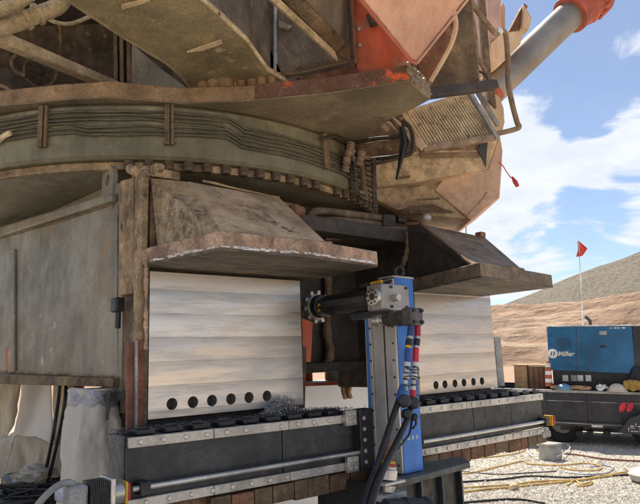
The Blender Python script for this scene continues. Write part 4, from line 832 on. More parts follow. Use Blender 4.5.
# top of the bed: rail plus separate clamp blocks
part('bed_top', slab([(XL, YB+.0, zt_(XL)-.009), (XR, YB, zt_(XR)-.009), (XR, YF-.01, zt_(XR)-.009), (XL, YF-.01, zt_(XL)-.009)], (0, 0, .012)), 'black', bed)
for i in range(24):
    x = 1.12+i*.145
    if 2.42 < x < 2.95: continue
    z = zt_(x)+.004
    part('clamp_block', MB().box((x, YB+.02, z), (x+.095, YB+.085, z+.026)).box((x+.012, YB+.03, z+.0262), (x+.07, YB+.07, z+.036)), 'black', bed, bev=.005)
part('guide_rail', MB().box((XL+.02, YB+.10, 1.150), (2.42, YB+.125, 1.19)), 'char', bed, bev=.003)
part('guide_rail', MB().box((3.0, YB+.10, 1.135), (XR, YB+.125, 1.175)), 'char', bed, bev=.003)
# support beam under the bed: rusty blocks side by side
x = 1.5; random.seed(3)
part('support_beam', MB().box((XL+.3, YB+.05, .74), (XR-.05, YB+.25, .842)), 'rust', bed)
while x < XR-.08:
    wd = random.uniform(.09, .16)
    part('support_block', MB().box((x, YB+.0, .758-random.uniform(0, .02)), (x+wd, YB+.048, .845-random.uniform(0, .008))), random.choice(['rust', 'rust', 'brown']), bed, bev=.005)
    x += wd+random.uniform(.004, .012)
# carriage plates beside the column
part('carriage_block', MB().box((2.44, YB-.075, .845), (2.545, YB-.0, 1.19)), 'black', bed, bev=.006)
for zz in (1.145, .885):
    part('carriage_shoe', MB().box((2.35, YB-.055, zz-.045), (2.437, YB-.0225, zz+.045)), 'steel', bed, bev=.005)
    for dx in (.02, .06):
        for dz in (-.022, .022): link('strip_bolt', sb, bed, loc=(2.355+dx, YB-.0552, zz+dz))
for k in range(5): link('strip_bolt', sb, bed, loc=(2.47, YB-.0752, .89+k*.062))
# motor and gearbox at the near end (axis along the bed)
ma = Vector((XL-.02, YB-.055, .958)); mx_ = Vector((-1, 0, 0))
part('coupling_ring', MB().lathe(ma+Vector((.018, 0, 0)), mx_, [(0, .052), (.012, .052)], 4), 'red', bed, bev=.003, label='red coupling plate')
part('coupling_ring', MB().lathe(ma+Vector((.004, 0, 0)), mx_, [(0, .064), (.012, .064)], 4), 'yellow', bed, bev=.003, label='yellow coupling plate')
part('motor_flange', MB().lathe(ma-Vector((.01, 0, 0)), mx_, [(0, .048), (.055, .048), (.056, .055), (.066, .055), (.067, .040), (.12, .040)], 28), 'steel', bed, bev=.002)
part('mount_plate', MB().box((XL-.10, YB-.125, .895), (XL-.078, YB+.02, 1.03)), 'steel', bed, bev=.005)
for k in range(10):
    part('motor_fin', MB().box((XL-.178+k*.0082, YB-.115, .905), (XL-.1735+k*.0082, YB+.005, 1.02)), 'black', bed)
part('motor_body', MB().box((XL-.18, YB-.105, .915), (XL-.10, YB-.005, 1.01)), 'black', bed)
part('gearbox', MB().box((XL-.262, YB-.105, .928), (XL-.185, YB-.005, 1.018)), 'trim', bed, bev=.014)
part('connector_boot', MB().tube(smooth_pts([(XL-.225, YB-.06, 1.0), (XL-.25, YB-.06, 1.03), (XL-.30, YB-.05, 1.02), (XL-.36, YB-.03, .96), (XL-.42, YB, .85)], 4), .014, 8), 'greybox', bed)
part('gearbox_foot', MB().box((XL-.26, YB-.11, .80), (XL-.19, YB-.0, .925)), 'trim', bed, bev=.008)
part('motor_terminal', MB().box((XL-.17, YB-.09, .78), (XL-.06, YB-.01, .904)), 'black', bed, bev=.008)
# red brown angle beside the pad
ang_t = thing('steel_angle', 'red brown steel angle standing upright just left of the nearer milled pad', 'steel angle', (1.2, 2.95, 1.18))
part('flange', slab([oy(127, 343, 2.98), oy(137.5, 341, 2.98), oy(137.5, 432, 2.98), oy(127, 434, 2.98)], (0, .02, 0)), 'angle', ang_t, bev=.002)
part('flange', slab([oy(138, 341, 2.975), oy(147, 341, 2.975), oy(147, 429, 2.975), oy(138, 431, 2.975)], (0, .015, 0)), 'angle', ang_t, bev=.002)
part('bright_edge', slab([oy(135.6, 341, 2.96), oy(137.8, 340.5, 2.96), oy(137.8, 430, 2.96), oy(135.6, 431, 2.96)], (0, .014, 0)), 'trim', ang_t)
# swarf
def swarf(name, label, spots, n, m, seed, size=.012):
    random.seed(seed); mb = MB()
    for i in range(n):
        x, y, z, sx, sz = random.choice(spots); p = Vector((random.gauss(x, sx), random.gauss(y, .03), 0)); fall = math.exp(-((p.x-x)/sx)**2/2)
        if p.x < XL+.02 or p.x > XR-.03: continue
        p.z = z+random.random()*sz*fall; s_ = random.uniform(.4, 1)*size
        a = Vector((random.uniform(-1, 1), random.uniform(-1, 1), random.uniform(-1, 1))).normalized(); b = a.orthogonal().normalized(); c = a.cross(b)
        arc = [p+(b*math.cos(t)+c*math.sin(t))*s_+a*s_*t*.35 for t in (0, .9, 1.8, 2.7)]
        o = len(mb.v)
        for q in arc: mb.v += [q, q+a*s_*.35]
        mb.f += [(o+2*k, o+2*k+2, o+2*k+3, o+2*k+1) for k in range(3)]
    return solo(name, mb, m, label, 'metal swarf', kind='stuff', smooth=False)
sw = []
for px, sx, sz in ((258, .04, .03), (270, .05, .05), (283, .05, .075), (296, .035, .10)):
    p = oz(px, 413, 1.19); sw.append((p.x, YF-.07, 1.185, sx, sz))
swarf('metal_swarf', 'curled steel chips heaped on the bed under the nearer pad', sw, 2600, 'steel', 5, .013)
swarf('metal_swarf', 'thin scatter of steel chips along the top of the machine bed', [(1.05+.12*i, YF-.1, 1.18, .09, .02) for i in range(1, 27) if not 11 < i < 16], 7000, 'band_steel', 6, .010)

# ---------------------------------------------------------------- milling column
XC = 2.55
yb_, yf_ = YB-.005, ox(403, 474, XC).y
colm = thing('milling_column', 'upright blue and aluminium milling column carrying the black spindle head and toothed cutter', 'milling column', (XC+.08, (yb_+yf_)/2, .82))
zc0, zc1 = .835, 1.955
yb_ = yf_+.255
part('column_core', MB().box((XC+.012, yf_+.008, zc0), (XC+.155, yb_, zc1-.01)), 'black', colm)
part('front_panel', MB().box((XC+.010, yf_-.004, zc0+.0), (XC+.168, yf_+.006, zc1)), 'blue', colm, bev=.002, label='plain blue panel facing the pads')
W_ = yb_-yf_
def sidep(name, t0, t1, th, m, z0=zc0, z1=zc1-.005, **k): return part(name, MB().box((XC-th, yf_+W_*t0, z0), (XC+.0105, yf_+W_*t1, z1)), m, colm, bev=.003, **k)
sidep('side_rail', .0, .17, .006, 'alu'); sidep('side_cover', .175, .36, .0, 'alu'); sidep('side_groove', .365, .41, -.006, 'black')
sidep('side_cover', .415, .60, .002, 'alu'); sidep('side_cover', .605, .78, -.003, 'alu', z1=zc1-.16); sidep('side_rail', .785, .885, .006, 'alu', z1=zc1-.20)
sidep('edge_panel', .89, .985, .002, 'blue', z1=zc1-.20, label='narrow blue edge strip'); sidep('edge_rail', .988, 1.0, .006, 'alu', z1=zc1-.20)
part('column_cap', MB().box((XC-.004, yf_-.006, zc1+.001), (XC+.18, yf_+W_*.5, zc1+.012)), 'alu', colm, bev=.003)
part('eye_bolt', MB().lathe((XC+.09, yf_+.03, zc1+.045), (1, .3, 0), [(-.006, .022), (-.006, .034), (.006, .034), (.006, .022)], 18, closed=True), 'black', colm)
part('screw_row', None or MB().lathe((XC-.007, yf_+.02, 1.80), (-1, 0, 0), [(0, .006), (.004, .006)], 10), 'black', colm)
cb_ = MB().lathe((0, 0, 0), (-1, 0, 0), [(0, .0065), (.004, .0065)], 10).mesh('panel_screw', 'black')
for k in range(11):
    link('panel_screw', cb_, colm, loc=(XC-.0062, yf_+W_*.085, .88+k*.098))
    if k < 9: link('panel_screw', cb_, colm, loc=(XC-.0062, yf_+W_*.83, .88+k*.098))
# emblem: three small white marks on the blue panel
for i in range(3):
    c = Vector((XC+.055+i*.036, yf_-.0045, 1.025))
    part('emblem', MB().lathe(c, (0, -1, 0), [(0, .011), (.0, .005), (.002, .005), (.002, .011)], 14, closed=True), 'white', colm)
# spindle head, axis along +Y into the wall
zh = oy(352, 297, 2.45).z
S = ox(386, 297, XC-.04); Sx = S.x
def SP(y, dz=0, dx=0): return Vector((Sx+dx, y, S.z+dz))
ys = S.y
cut = ox(318, 300, Sx).y
part('spindle_housing', MB().lathe(SP(cut-.06), (0, -1, 0), [(0, .058), (.02, .068), (.38*(cut-ys), .068), (cut-ys-.13, .068)], 8), 'black', colm, bev=.006, label='black octagonal spindle housing')
part('housing_stripe', MB().box((Sx-.073, ys+.13, S.z-.018), (Sx-.060, cut-.1, S.z+.018)), 'char', colm, bev=.002)
part('spindle_block', MB().box((Sx-.075, ys-.03, S.z-.08), (Sx+.16, ys+.10, S.z+.075)), 'alu', colm, bev=.010)
fl = SP(ys+.03, 0, -.0755)
part('bearing_cap', MB().lathe(fl, (-1, 0, 0), [(0, .056), (.018, .056), (.022, .050), (.022, .022)], 28), 'steel', colm, bev=.002)
part('bearing_core', MB().lathe(fl+Vector((-.0225, 0, 0)), (-1, 0, 0), [(0, .021), (.004, .021)], 20), 'black', colm)
for k in range(8):
    t = 2*math.pi*k/8+.2; link('panel_screw', cb_, colm, loc=fl+Vector((-.0222, .037*math.cos(t), .037*math.sin(t))))
for dx_, dz_ in ((.0, -.06), (.13, -.06), (.0, .055), (.13, .055)): part('cover_bolt', MB().lathe((Sx+dx_, ys-.0302, S.z+dz_), (0, -1, 0), [(0, .009), (.009, .009)], 6), 'black', colm)
part('block_seam', MB().box((Sx-.0758, ys+.068, S.z-.078), (Sx+.12, ys+.072, S.z+.0755)), 'black', colm)
part('side_knob', MB().tube([SP(ys-.03, -.01, .02), SP(ys-.075, -.01, .02)], .022, 14), 'steel', colm, bev=.002)
part('spindle_saddle', MB().box((Sx+.02, ys+.02, S.z-.11), (XC+.1, ys+.35, S.z-.066)), 'char', colm, bev=.006)
part('spindle_nose', MB().lathe(SP(cut-.075), (0, 1, 0), [(0, .045), (.03, .045), (.04, .075), (.075, .08), (.085, .06)], 28), 'black', colm, bev=.003)
part('cutter_disc', MB().lathe(SP(cut+.012), (0, 1, 0), [(0, .085), (.03, .098), (.05, .098), (.055, .05)], 32), 'steel', colm, bev=.002, label='bright face cutter disc')
for k in range(10):
    t = 2*math.pi*k/10+.15; r_ = Vector((math.cos(t), 0, math.sin(t))); tn = Vector((-math.sin(t), 0, math.cos(t))); c = SP(cut+.02)
    part('cutter_tooth', slab([c+r_*.086-tn*.014, c+r_*.113-tn*.012, c+r_*.113+tn*.012, c+r_*.086+tn*.014], (0, .045, 0)), 'steel', colm, bev=.003)
for dz in (-.008, -.044):
    part('warning_mark', slab([SP(cut-.10, dz, -.0745-abs(dz)*-.0), SP(cut-.065, dz, -.0745), SP(cut-.082, dz+.022, -.0745)], (.003, 0, 0)), 'yellow', colm)
part('top_fitting', MB().tube(smooth_pts([SP(ys+.30, .07), SP(ys+.27, .088), SP(ys+.2, .083), SP(ys+.12, .085)], 4), .009, 8), 'black', colm)
part('top_valve', MB().box((Sx-.03, ys+.14, S.z+.078), (Sx+.01, ys+.20, S.z+.10)), 'black', colm, bev=.004)
part('brass_fitting', MB().tube([SP(ys+.12, .092, -.01), SP(ys+.03, .095, -.01)], .011, 8), 'yellow', colm, label='orange yellow air fitting on the spindle head')
part('brass_fitting', MB().tube([SP(ys+.05, .085, .02), SP(ys-.01, .10, .04)], .009, 8), 'black', colm)
colm.rotation_euler = (0, .012, 0)
# hydraulic motor under the head
Hm = ox(412, 317, XC-.06)
hx = Hm.x; hy = Hm.y; hzz = Hm.z
hl = ox(374, 321.5, hx).y
part('motor_adapter', MB().lathe((hx, hl, hzz), (0, -1, 0), [(0, .036), (.05, .036), (.052, .031), (.10, .031)], 24), 'steel', colm, bev=.002)
part('hydraulic_motor', MB().lathe((hx, hl-.085, hzz), (0, -1, 0), [(0, .035), (.02, .045), (.075, .047), (.076, .04), (.10, .04), (.101, .047), (hl-.085-hy-.05, .047)], 8), 'bronze', colm, bev=.003, label='dark bronze hydraulic motor')
part('motor_cover', MB().box((hx-.05, hy-.03, hzz-.05), (hx+.05, hy+.045, hzz+.05)), 'band_steel', colm, bev=.01)
for dx in (-.032, .032):
    for dz in (-.032, .032): part('cover_bolt', MB().lathe((hx+dx, hy-.031, hzz+dz), (0, -1, 0), [(0, .011), (.012, .011)], 6), 'black', colm)
# hoses: blue and red fittings, silver unions, black hoses down to the ground
hoses = thing('hydraulic_hoses', 'pair of black hydraulic hoses with red and blue couplings hanging down the blue milling column', 'hoses', (hx, hy, 0))
def HZ(px, py, off=0): return ox(px, py, hx-.0+off)
def seg(name, a, b, r, m, **k): part(name, MB().tube([a, b], r, 14), m, hoses, bev=.002, **k)
yq = hy+.0
for s_, m_, xs_ in ((0, 'bluefit', (411, 410, 408, 407.5, 404)), (1, 'red', (417.5, 417.5, 416, 415.5, 412))):
    P = [oy(xs_[0], 324, yq), oy(xs_[1], 336, yq), oy(xs_[2], 348, yq), oy(xs_[3], 362, yq), oy(xs_[4], 392, yq)]
    nm = 'red' if s_ else 'blue'
    seg('union', oy(xs_[0], 321, yq), P[0], .016, 'steel')
    seg('coupling', P[0], P[1], .018, m_, label=nm+' anodised coupling'); seg('union', P[1], P[1].lerp(P[2], .25), .017, 'steel')
    seg('collar', P[1].lerp(P[2], .25), P[1].lerp(P[2], .8), .019, 'black'); seg('union', P[1].lerp(P[2], .8), P[2], .017, 'yellow' if s_ == 0 else 'steel')
    seg('coupling', P[2], P[3], .018, m_, label=nm+' anodised coupling')
    for k in range(5):
        a, b = P[3].lerp(P[4], k/5), P[3].lerp(P[4], (k+.75)/5)
        seg('union', a, b, (.018, .014, .019, .014, .017)[k], 'steel' if k % 2 else 'white'); seg('nut', b, P[3].lerp(P[4], (k+1)/5), .0125, 'black')
for pts in ([(404, 377), (412, 376), (420, 378)], [(402, 384), (410, 386), (417, 384)], [(405, 395), (412, 397), (418, 395)], [(406, 368), (413, 370), (419, 369)]):
    part('cable_tie', MB().tube(smooth_pts([oy(x, y, yq-.03) for x, y in pts], 4), .004, 6), 'black', hoses)
seg('coupling', oy(403, 386, yq-.03), oy(399, 401, yq-.03), .02, 'bluefit', label='blue hose end'); seg('coupling', oy(413, 390, yq-.03), oy(412.5, 398, yq-.03), .018, 'red', label='red hose end')
for q, r_ in (((404, 401), .034), ((413, 403), .032), ((406, 414), .026), ((414, 417), .018)):
    c = oy(*q, yq-.06); part('hose_cap', MB().lathe(c, (-.6, -1, .2), [(-.02, r_*.7), (-.01, r_), (.02, r_), (.03, r_*.6)], 16), 'black', hoses, bev=.003)
def hose(pts, r=.0165, m='rubber', parent=hoses, name='hose', k=8, **kw): return part(name, MB().tube(smooth_pts(pts, k), r, 12), m, parent, **kw)
hose([oy(399, 400, yq-.03), oy(394, 414, yq-.06), oy(386, 438, yq-.12), oy(377, 466, yq-.18), oy(368, 492, yq-.22), oy(361, 520, yq-.24), oy(350, 560, yq-.2)])
hose([oy(412, 402, yq-.03), oy(407, 420, yq-.07), oy(398, 440, yq-.13), oy(386, 464, yq-.2), oy(376, 488, yq-.25), oy(368, 520, yq-.28), oy(362, 560, yq-.25)])
hose([oy(412, 418, yq-.04), oy(410, 432, yq-.06), oy(405, 440, yq-.08), oy(398, 448, yq-.14)], .006, name='thin_cable')
hose([oy(415, 416, yq-.05), oy(416, 424, yq-.05), oy(413, 428, yq-.06)], .006, name='thin_cable')

# ---------------------------------------------------------------- stand under the column
st = thing('machine_stand', 'black ribbed steel stand with a dusty top plate under the milling column', 'machine stand', (2.75, 2.4, 0))
ZS = .83
T1 = [oz(352, 484, ZS), oz(405, 479.5, ZS), oz(470, 461, ZS), oz(464, 457.5, ZS)]
top = [T1[0], oz(345, 482, ZS), Vector((2.5, 2.72, ZS)), Vector((T1[3].x-.1, 2.72, ZS)), T1[3], T1[2], T1[1]]
part('top_plate', slab([oz(388, 484, ZS), oz(470, 462, ZS), oz(462, 456, ZS), oz(370, 470, ZS)][::-1], (0, 0, -.035)), 'grend', st, bev=.004)
fa, fb = oz(392, 487, ZS-.035), oz(457, 468, ZS-.035)
dn = Vector((0, 0, -(ZS-.035)))
nrm = Vector((fb.y-fa.y, -(fb.x-fa.x), 0)).normalized()*-1
part('front_panel', slab([fa, fb, fb+dn, fa+dn], nrm*.02), 'black', st, bev=.003)
for t in (.0, .36, .68, 1.0):
    c = fa.lerp(fb, t); part('rib', slab([c-nrm*.03-(fb-fa).normalized()*.008, c-nrm*.03+(fb-fa).normalized()*.008, c-nrm*.001+(fb-fa).normalized()*.008, c-nrm*.001-(fb-fa).normalized()*.008], dn), 'char', st, bev=.002)
fc = fa+nrm*.5; fdd = fb+nrm*.45
part('side_panel', slab([fa, fc, fc+dn, fa+dn], (.02, .01, 0)), 'black', st); part('side_panel', slab([fb, fdd, fdd+dn, fb+dn], (-.02, -.01, 0)), 'black', st)
k0 = oz(343, 486, .74); part('foot_box', MB().box((k0.x, k0.y-.02, 0), (k0.x+.36, k0.y+.25, .735)), 'black', st, bev=.006, label='plain black box at the left of the stand')
# lower gear motor in front of the stand
lm = thing('feed_motor', 'small gear motor with a yellow ring standing upright at the foot of the milling column', 'feed motor', tuple(oy(388, 500, 2.28)))
def LM(px, py): return oy(px, py, 2.28)
b0 = LM(389, 497); u1 = (LM(390.5, 470)-b0); hgt = u1.length; u1.normalize()
part('motor_base', MB().box(tuple(b0+Vector((-.085, -.05, -.01))), tuple(b0+Vector((.085, .06, .025)))), 'trim', lm, bev=.008)
part('neck', MB().lathe(b0+UP*.025, u1, [(0, .032), (.03, .034), (.04, .05)], 20), 'steel', lm)
part('flange_plate', MB().box(tuple(b0+Vector((-.075, -.055, .066))), tuple(b0+Vector((.075, .055, .084)))), 'steel', lm, bev=.005)
part('adapter', MB().lathe(b0+UP*.085, u1, [(0, .046), (.05, .046), (.052, .040), (.066, .04)], 24), 'steel', lm, bev=.002)
part('ring', MB().lathe(b0+UP*.152, u1, [(0, .048), (.012, .048)], 4), 'red', lm, bev=.003); part('ring', MB().lathe(b0+UP*.165, u1, [(0, .044), (.014, .044)], 4), 'yellow', lm, bev=.003)
part('coupling', MB().lathe(b0+UP*.180, u1, [(0, .03), (.05, .03), (.055, .012), (.16, .012)], 16), 'rust', lm)
part('motor_barrel', MB().lathe(b0+Vector((-.05, -.09, -.035)), (1, -.2, -.12), [(-.06, .05), (.05, .05), (.052, .056), (.07, .056), (.072, .05), (.17, .05), (.175, .056), (.20, .056), (.205, .035)], 26), 'black', lm, bev=.002)

# ---------------------------------------------------------------- wrapped jack stands, tarpaulins and hoses at the left
def wrapped(name, label, cx, cy, prof, m, seed, tapes=(), top=None):
    t = thing(name, label, 'wrapped jack stand', (cx, cy, 0)); mb = MB(); n = 110; k = len(prof); P = []
    for i in range(len(prof)-1):
        for j in range(14): f = j/14; P.append(tuple(prof[i][q]*(1-f)+prof[i+1][q]*f for q in range(4)))
    P.append(prof[-1])
    for z, r, dx, dy in P:
        for i in range(n):
            a = 2*math.pi*i/n
            f = noise.fractal(Vector((math.cos(a)*1.3+seed, math.sin(a)*1.3, z*3.2+math.sin(a)*.8)), .9, 2.1, 4)
            fold = abs(noise.noise(Vector((math.cos(a)*2.2, math.sin(a)*2.2+seed, z*7+a*.7))))
            cr = abs(noise.noise(Vector((math.cos(a)*3.5, math.sin(a)*3.5+seed, z*13-a*1.3)))); pl = math.sin(8*a+2.5*noise.noise(Vector((z*2.5, seed, 0)))+seed)*(.5+.5*noise.noise(Vector((a*1.5, z*3, seed)))); sag = math.sin(z*34+2.2*math.sin(a*2+seed)+3*noise.noise(Vector((math.cos(a), math.sin(a), z*3))))*max(0, 1.02-z)*1.3; rr = r*(1+.13*f+.075*pl-.06*fold+.06*sag+.04*math.sin(3*a+seed))
            mb.v.append(Vector((cx+dx+rr*math.cos(a), cy+dy+rr*math.sin(a), z)))
    for i in range(len(P)-1):
        for j in range(n): a = i*n+j; b = i*n+(j+1) % n; mb.f.append((a, b, b+n, a+n))
    part('canvas', mb, m, t)
    for z, r in tapes: part('tape_band', MB().lathe((cx, cy, z), UP, [(0, r), (.02, r*1.05), (.05, r*1.03), (.08, r*1.05), (.10, r)], 26), 'tape', t)
    return t
c = dp(93, 450, 3.3); cx_, cy_ = c.x, c.y
w1 = wrapped('wrapped_jack_stand', 'beige canvas wrapped jack stand tied with silver tape beside the machine bed', cx_, cy_,
        [(0, .22, .0, 0), (.35, .2, -.0, 0), (.62, .175, -.01, 0), (.78, .185, 0, 0), (.84, .165, 0, 0), (.95, .165, .0, 0), (1.10, .172, -.005, 0), (1.20, .168, 0, 0), (1.27, .150, 0, 0), (1.31, .128, 0, 0), (1.345, .132, 0, 0), (1.375, .14, 0, 0)], 'canvas', 2.0, tapes=())
tb_ = MB(); nn = 40
for zz in range(6):
    for k in range(nn):
        a = 2*math.pi*k/nn; q_ = Vector((math.cos(a), math.sin(a), zz*.6)); r_ = .140+.008*noise.noise(q_*1.6); tb_.v.append(Vector((cx_+r_*math.cos(a), cy_+r_*math.sin(a), 1.285+zz*.018+.012*math.sin(a*2+1))))
for zz in range(5):
    for k in range(nn): a = zz*nn+k; b = zz*nn+(k+1) % nn; tb_.f.append((a, b, b+nn, a+nn))
part('tape_band', tb_, 'tape', w1)
part('strap', slab([dp(103, 394, 3.14), dp(126, 391, 3.12), dp(126, 400, 3.12), dp(104, 402, 3.14)], back(.02)), 'black', w1)
part('strap_tail', slab([dp(107, 391, 3.1), dp(111, 391, 3.1), dp(108, 420, 3.08), dp(105, 421, 3.08)], back(.01)), 'black', w1)
part('tape_patch', MB().lathe((cx_, cy_, .80), UP, [(0, .186), (.02, .19), (.06, .186), (.075, .18)], 26), 'tape', w1)
def dw(x, y, off=.18): return ox(x, y, X0+off)
def sheet(name, label, cat, Lp, Rp, amp, m, seed, nx=24, ny=24):
    t = thing(name, label, cat, tuple(Lp[-1])); cloth_poly((Lp, Rp), 0, amp, m, 'sheet', parent=t, nx=nx, ny=ny, seed=seed, th=.01); return t
D = 4.4
sheet('white_tarpaulin', 'bright white tarpaulin hanging from the undercarriage behind the two black hoses', 'tarpaulin', [dw(22, 378, .34), dw(19, 410, .34), dw(14, 432, .34), dw(-8, 446, .34), dw(-12, 470, .34)], [dw(52, 378, .34), dw(53, 410, .34), dw(54, 430, .34), dw(55, 452, .34), dw(60, 470, .34)], .02, 'white_tarp', 1)
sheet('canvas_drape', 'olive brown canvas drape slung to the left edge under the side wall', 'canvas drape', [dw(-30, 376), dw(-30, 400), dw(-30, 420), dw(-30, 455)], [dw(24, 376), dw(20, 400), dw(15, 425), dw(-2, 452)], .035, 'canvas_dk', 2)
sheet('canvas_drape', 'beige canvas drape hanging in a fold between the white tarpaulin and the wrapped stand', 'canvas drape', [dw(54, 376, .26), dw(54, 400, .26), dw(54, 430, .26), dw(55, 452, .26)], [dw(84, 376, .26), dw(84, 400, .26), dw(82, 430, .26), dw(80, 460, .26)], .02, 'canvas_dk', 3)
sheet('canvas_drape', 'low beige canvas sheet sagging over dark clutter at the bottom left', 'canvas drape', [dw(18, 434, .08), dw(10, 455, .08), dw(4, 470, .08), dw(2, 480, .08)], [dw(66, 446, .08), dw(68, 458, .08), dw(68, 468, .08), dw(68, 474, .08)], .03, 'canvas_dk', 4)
sheet('pale_sheet', 'pale grey plastic sheet at the left edge with a black clip', 'plastic sheet', [dp(-20, 440, 4.1), dp(-20, 460, 4.1), dp(-20, 482, 4.1)], [dp(14, 437, 4.1), dp(8, 455, 4.1), dp(2, 478, 4.1)], .02, 'canvas', 5)
def crumple(name, label, cat, c, r, m, seed, flat=.5):
    mb = MB(); n = 40; k = 22
    for i in range(k+1):
        t = math.pi*i/k
        for j in range(n):
            a = 2*math.pi*j/n; d = Vector((math.sin(t)*math.cos(a), math.sin(t)*math.sin(a), math.cos(t)))
            q = 1+.45*noise.noise(d*1.8+Vector((seed, 0, 0)))-.55*abs(noise.noise(d*3.6+Vector((0, seed, 0))))-.2*abs(noise.noise(d*9+Vector((0, 0, seed))))
            p = d*r*q; mb.v.append(Vector(c)+Vector((p.x*1.3, p.y, p.z*flat)))
    for i in range(k):
        for j in range(n): a = i*n+j; b = i*n+(j+1) % n; mb.f.append((a, b, b+n, a+n))
    return solo(name, mb, m, label, cat)
crumple('pale_rag', 'crumpled pale rag lying on the dark cases at the bottom left', 'rag', dp(36, 474, 4.3), .13, 'canvas', 4.0)
jk = dp(28, 500, 4.2)
dk = thing('equipment_case', 'dark equipment cases piled on the ground at the bottom left corner', 'equipment case', (jk.x, jk.y, 0))
part('case', MB().box((jk.x-1.2, jk.y-.1, 0), (jk.x+.5, jk.y+.7, .60)), 'black', dk, bev=.03); part('case', MB().box((jk.x-.1, jk.y+.05, .605), (jk.x+.45, jk.y+.45, .72)), 'rubber', dk, bev=.04)
part('handle', MB().tube(smooth_pts([(jk.x-.3, jk.y-.1, .5), (jk.x-.3, jk.y-.2, .60), (jk.x+.1, jk.y-.2, .61), (jk.x+.1, jk.y-.1, .5)], 5), .02, 8), 'char', dk)
for i, (x, q) in enumerate((((0), [(60, 372), (59, 395), (54, 430), (47, 465), (40, 500), (34, 540)]), ((1), [(67, 372), (65, 400), (60, 430), (52, 465), (44, 500), (38, 540)]))):
    mb = MB().tube(smooth_pts([dw(a, b, .06) if b < 400 else dw(a, b, .02) for a, b in q], 8), .013, 8)
    solo('hanging_hose', mb, 'rubber', ['thin black hose hanging nearest the white tarpaulin, left of its twin', 'thin black hose hanging beside its twin, nearest the wrapped stand'][i], 'hose', group='black hoses hanging under the side wall')
part('dark_prop', slab([dw(68, 376, .1), dw(75, 376, .1), dw(75, 398, .1), dw(70, 404, .1)], (.05, 0, 0)), 'rust', uc)
part('support_leg', slab([dp(76, 400, 4.9), dp(112, 385, 4.9), dp(128, 385, 4.9), dp(130, 520, 4.9), dp(70, 520, 4.9)], back(.1)), 'dark', uc)
random.seed(31)
mb = MB()
for k in range(9):
    P = [dp(random.uniform(-8, 60), random.uniform(484, 500), random.uniform(3.95, 4.1)) for _ in range(5)]; mb.tube(smooth_pts(P, 6), .011, 7)
solo('tangled_cables', mb, 'rubber', 'tangle of thin black cables over the dark cases at the bottom left', 'cables')
# seen through the gap under the recess: a bench with red edge and a pale sheet
bn = thing('work_bench', 'low red edged bench seen through the gap between the two pads', 'bench', tuple(dp(335, 410, 6.0)))
bz = dp(335, 385, 6.0); xdir = (dp(375, 385, 6.0)-dp(300, 388, 6.0)).normalized(); ydir = UP.cross(xdir)
part('bench_top', slab([bz-xdir*.9, bz+xdir*.9, bz+xdir*.9+ydir*.7, bz-xdir*.9+ydir*.7], UP*.03), 'white', bn); part('bench_edge', slab([bz-xdir*.9-ydir*.02, bz+xdir*.9-ydir*.02, bz+xdir*.9-ydir*.001, bz-xdir*.9-ydir*.001], UP*.035), 'orange', bn)
part('bench_panel', slab([bz-xdir*.88-UP*.001+ydir*.02, bz+xdir*.88-UP*.001+ydir*.02, bz+xdir*.88-UP*bz.z*.98+ydir*.02, bz-xdir*.88-UP*bz.z*.98+ydir*.02], ydir*.6), 'white_tarp', bn)
def small(name, label, cat, lo, hi, m, bev=.01):
    mb = MB().box(lo, hi); return solo(name, mb, m, label, cat, bev=bev)
rg = dp(347, 389, 5.95); sheet('tan_rag', 'tan work glove hanging over the red bench edge', 'glove', [dp(341, 386, 5.9), dp(342, 392, 5.9), dp(344, 399, 5.9)], [dp(352, 386, 5.9), dp(350, 392, 5.9), dp(352, 398, 5.9)], .02, 'tanstuff', 3, 6, 6)
q = bz-xdir*.28+ydir*.3+UP*.035
solo('red_can', MB().lathe(q, UP, [(0, .05), (.10, .05), (.115, .03), (.13, .03)], 16), 'red', 'small red can on the bench seen through the gap', 'can')
solo('steel_pot', MB().lathe(q+xdir*.3+ydir*.1, UP, [(0, .12), (.22, .12), (.225, .11), (.24, .02)], 24), 'trim', 'grey metal pot standing on the bench seen through the gap', 'pot')
sheet('grey_cover', 'pale grey plastic cover bunched up at the right end of the bench in the gap', 'plastic cover', [dp(344, 370, 6.3), dp(343, 378, 6.3), dp(342, 383, 6.2)], [dp(372, 362, 6.3), dp(374, 374, 6.3), dp(374, 384, 6.2)], .06, 'tape', 8, 12, 12)
solo('dark_tool', MB().tube([q+xdir*.5, q+xdir*.62+UP*.04, q+xdir*.78+UP*.03], [.03, .045, .02], 8), 'black', 'small dark power tool lying on the bench in the gap', 'tool')

# ---------------------------------------------------------------- trailer with generator
p0, p1 = dp(497, 388, 9.9), dp(648, 392.5, 8.9)
e1 = (p1-p0).normalized(); e3 = (UP-e1*UP.dot(e1)).normalized(); e3 = (e3+e1*.02).normalized(); e3 = (e3-e1*e3.dot(e1)).normalized(); e2 = e3.cross(e1)  # along, away, up
L0 = (p1-p0).length
def TR(a, b, c): return p0+e1*a+e2*b+e3*c
def tbox(mb, a, b):
    return mb.prism([TR(a[0], a[1], a[2]), TR(b[0], a[1], a[2]), TR(b[0], b[1], a[2]), TR(a[0], b[1], a[2])], e3*(b[2]-a[2]))
def onT(px, py, b):        # point on the plane b of the trailer -> (a, c)
    d = ray(px, py); t = (p0+e2*b-CAM).dot(e2)/d.dot(e2); q = CAM+d*t-p0; return q.dot(e1), q.dot(e3)
tr = thing('utility_trailer', 'dark steel utility trailer with red tail lights carrying the blue generator', 'trailer', tuple(Vector((TR(L0*.6, .8, 0).x, TR(L0*.6, .8, 0).y, 0))))
LA, LB = -.75, L0+.9
_, cbm = onT(580, 425, 0); H = -cbm
part('side_panel', tbox(MB(), (LA, 0, -H+.06), (LB, .04, -.04)), 'trailer', tr, bev=.004, label='dark dented side panel of the trailer')
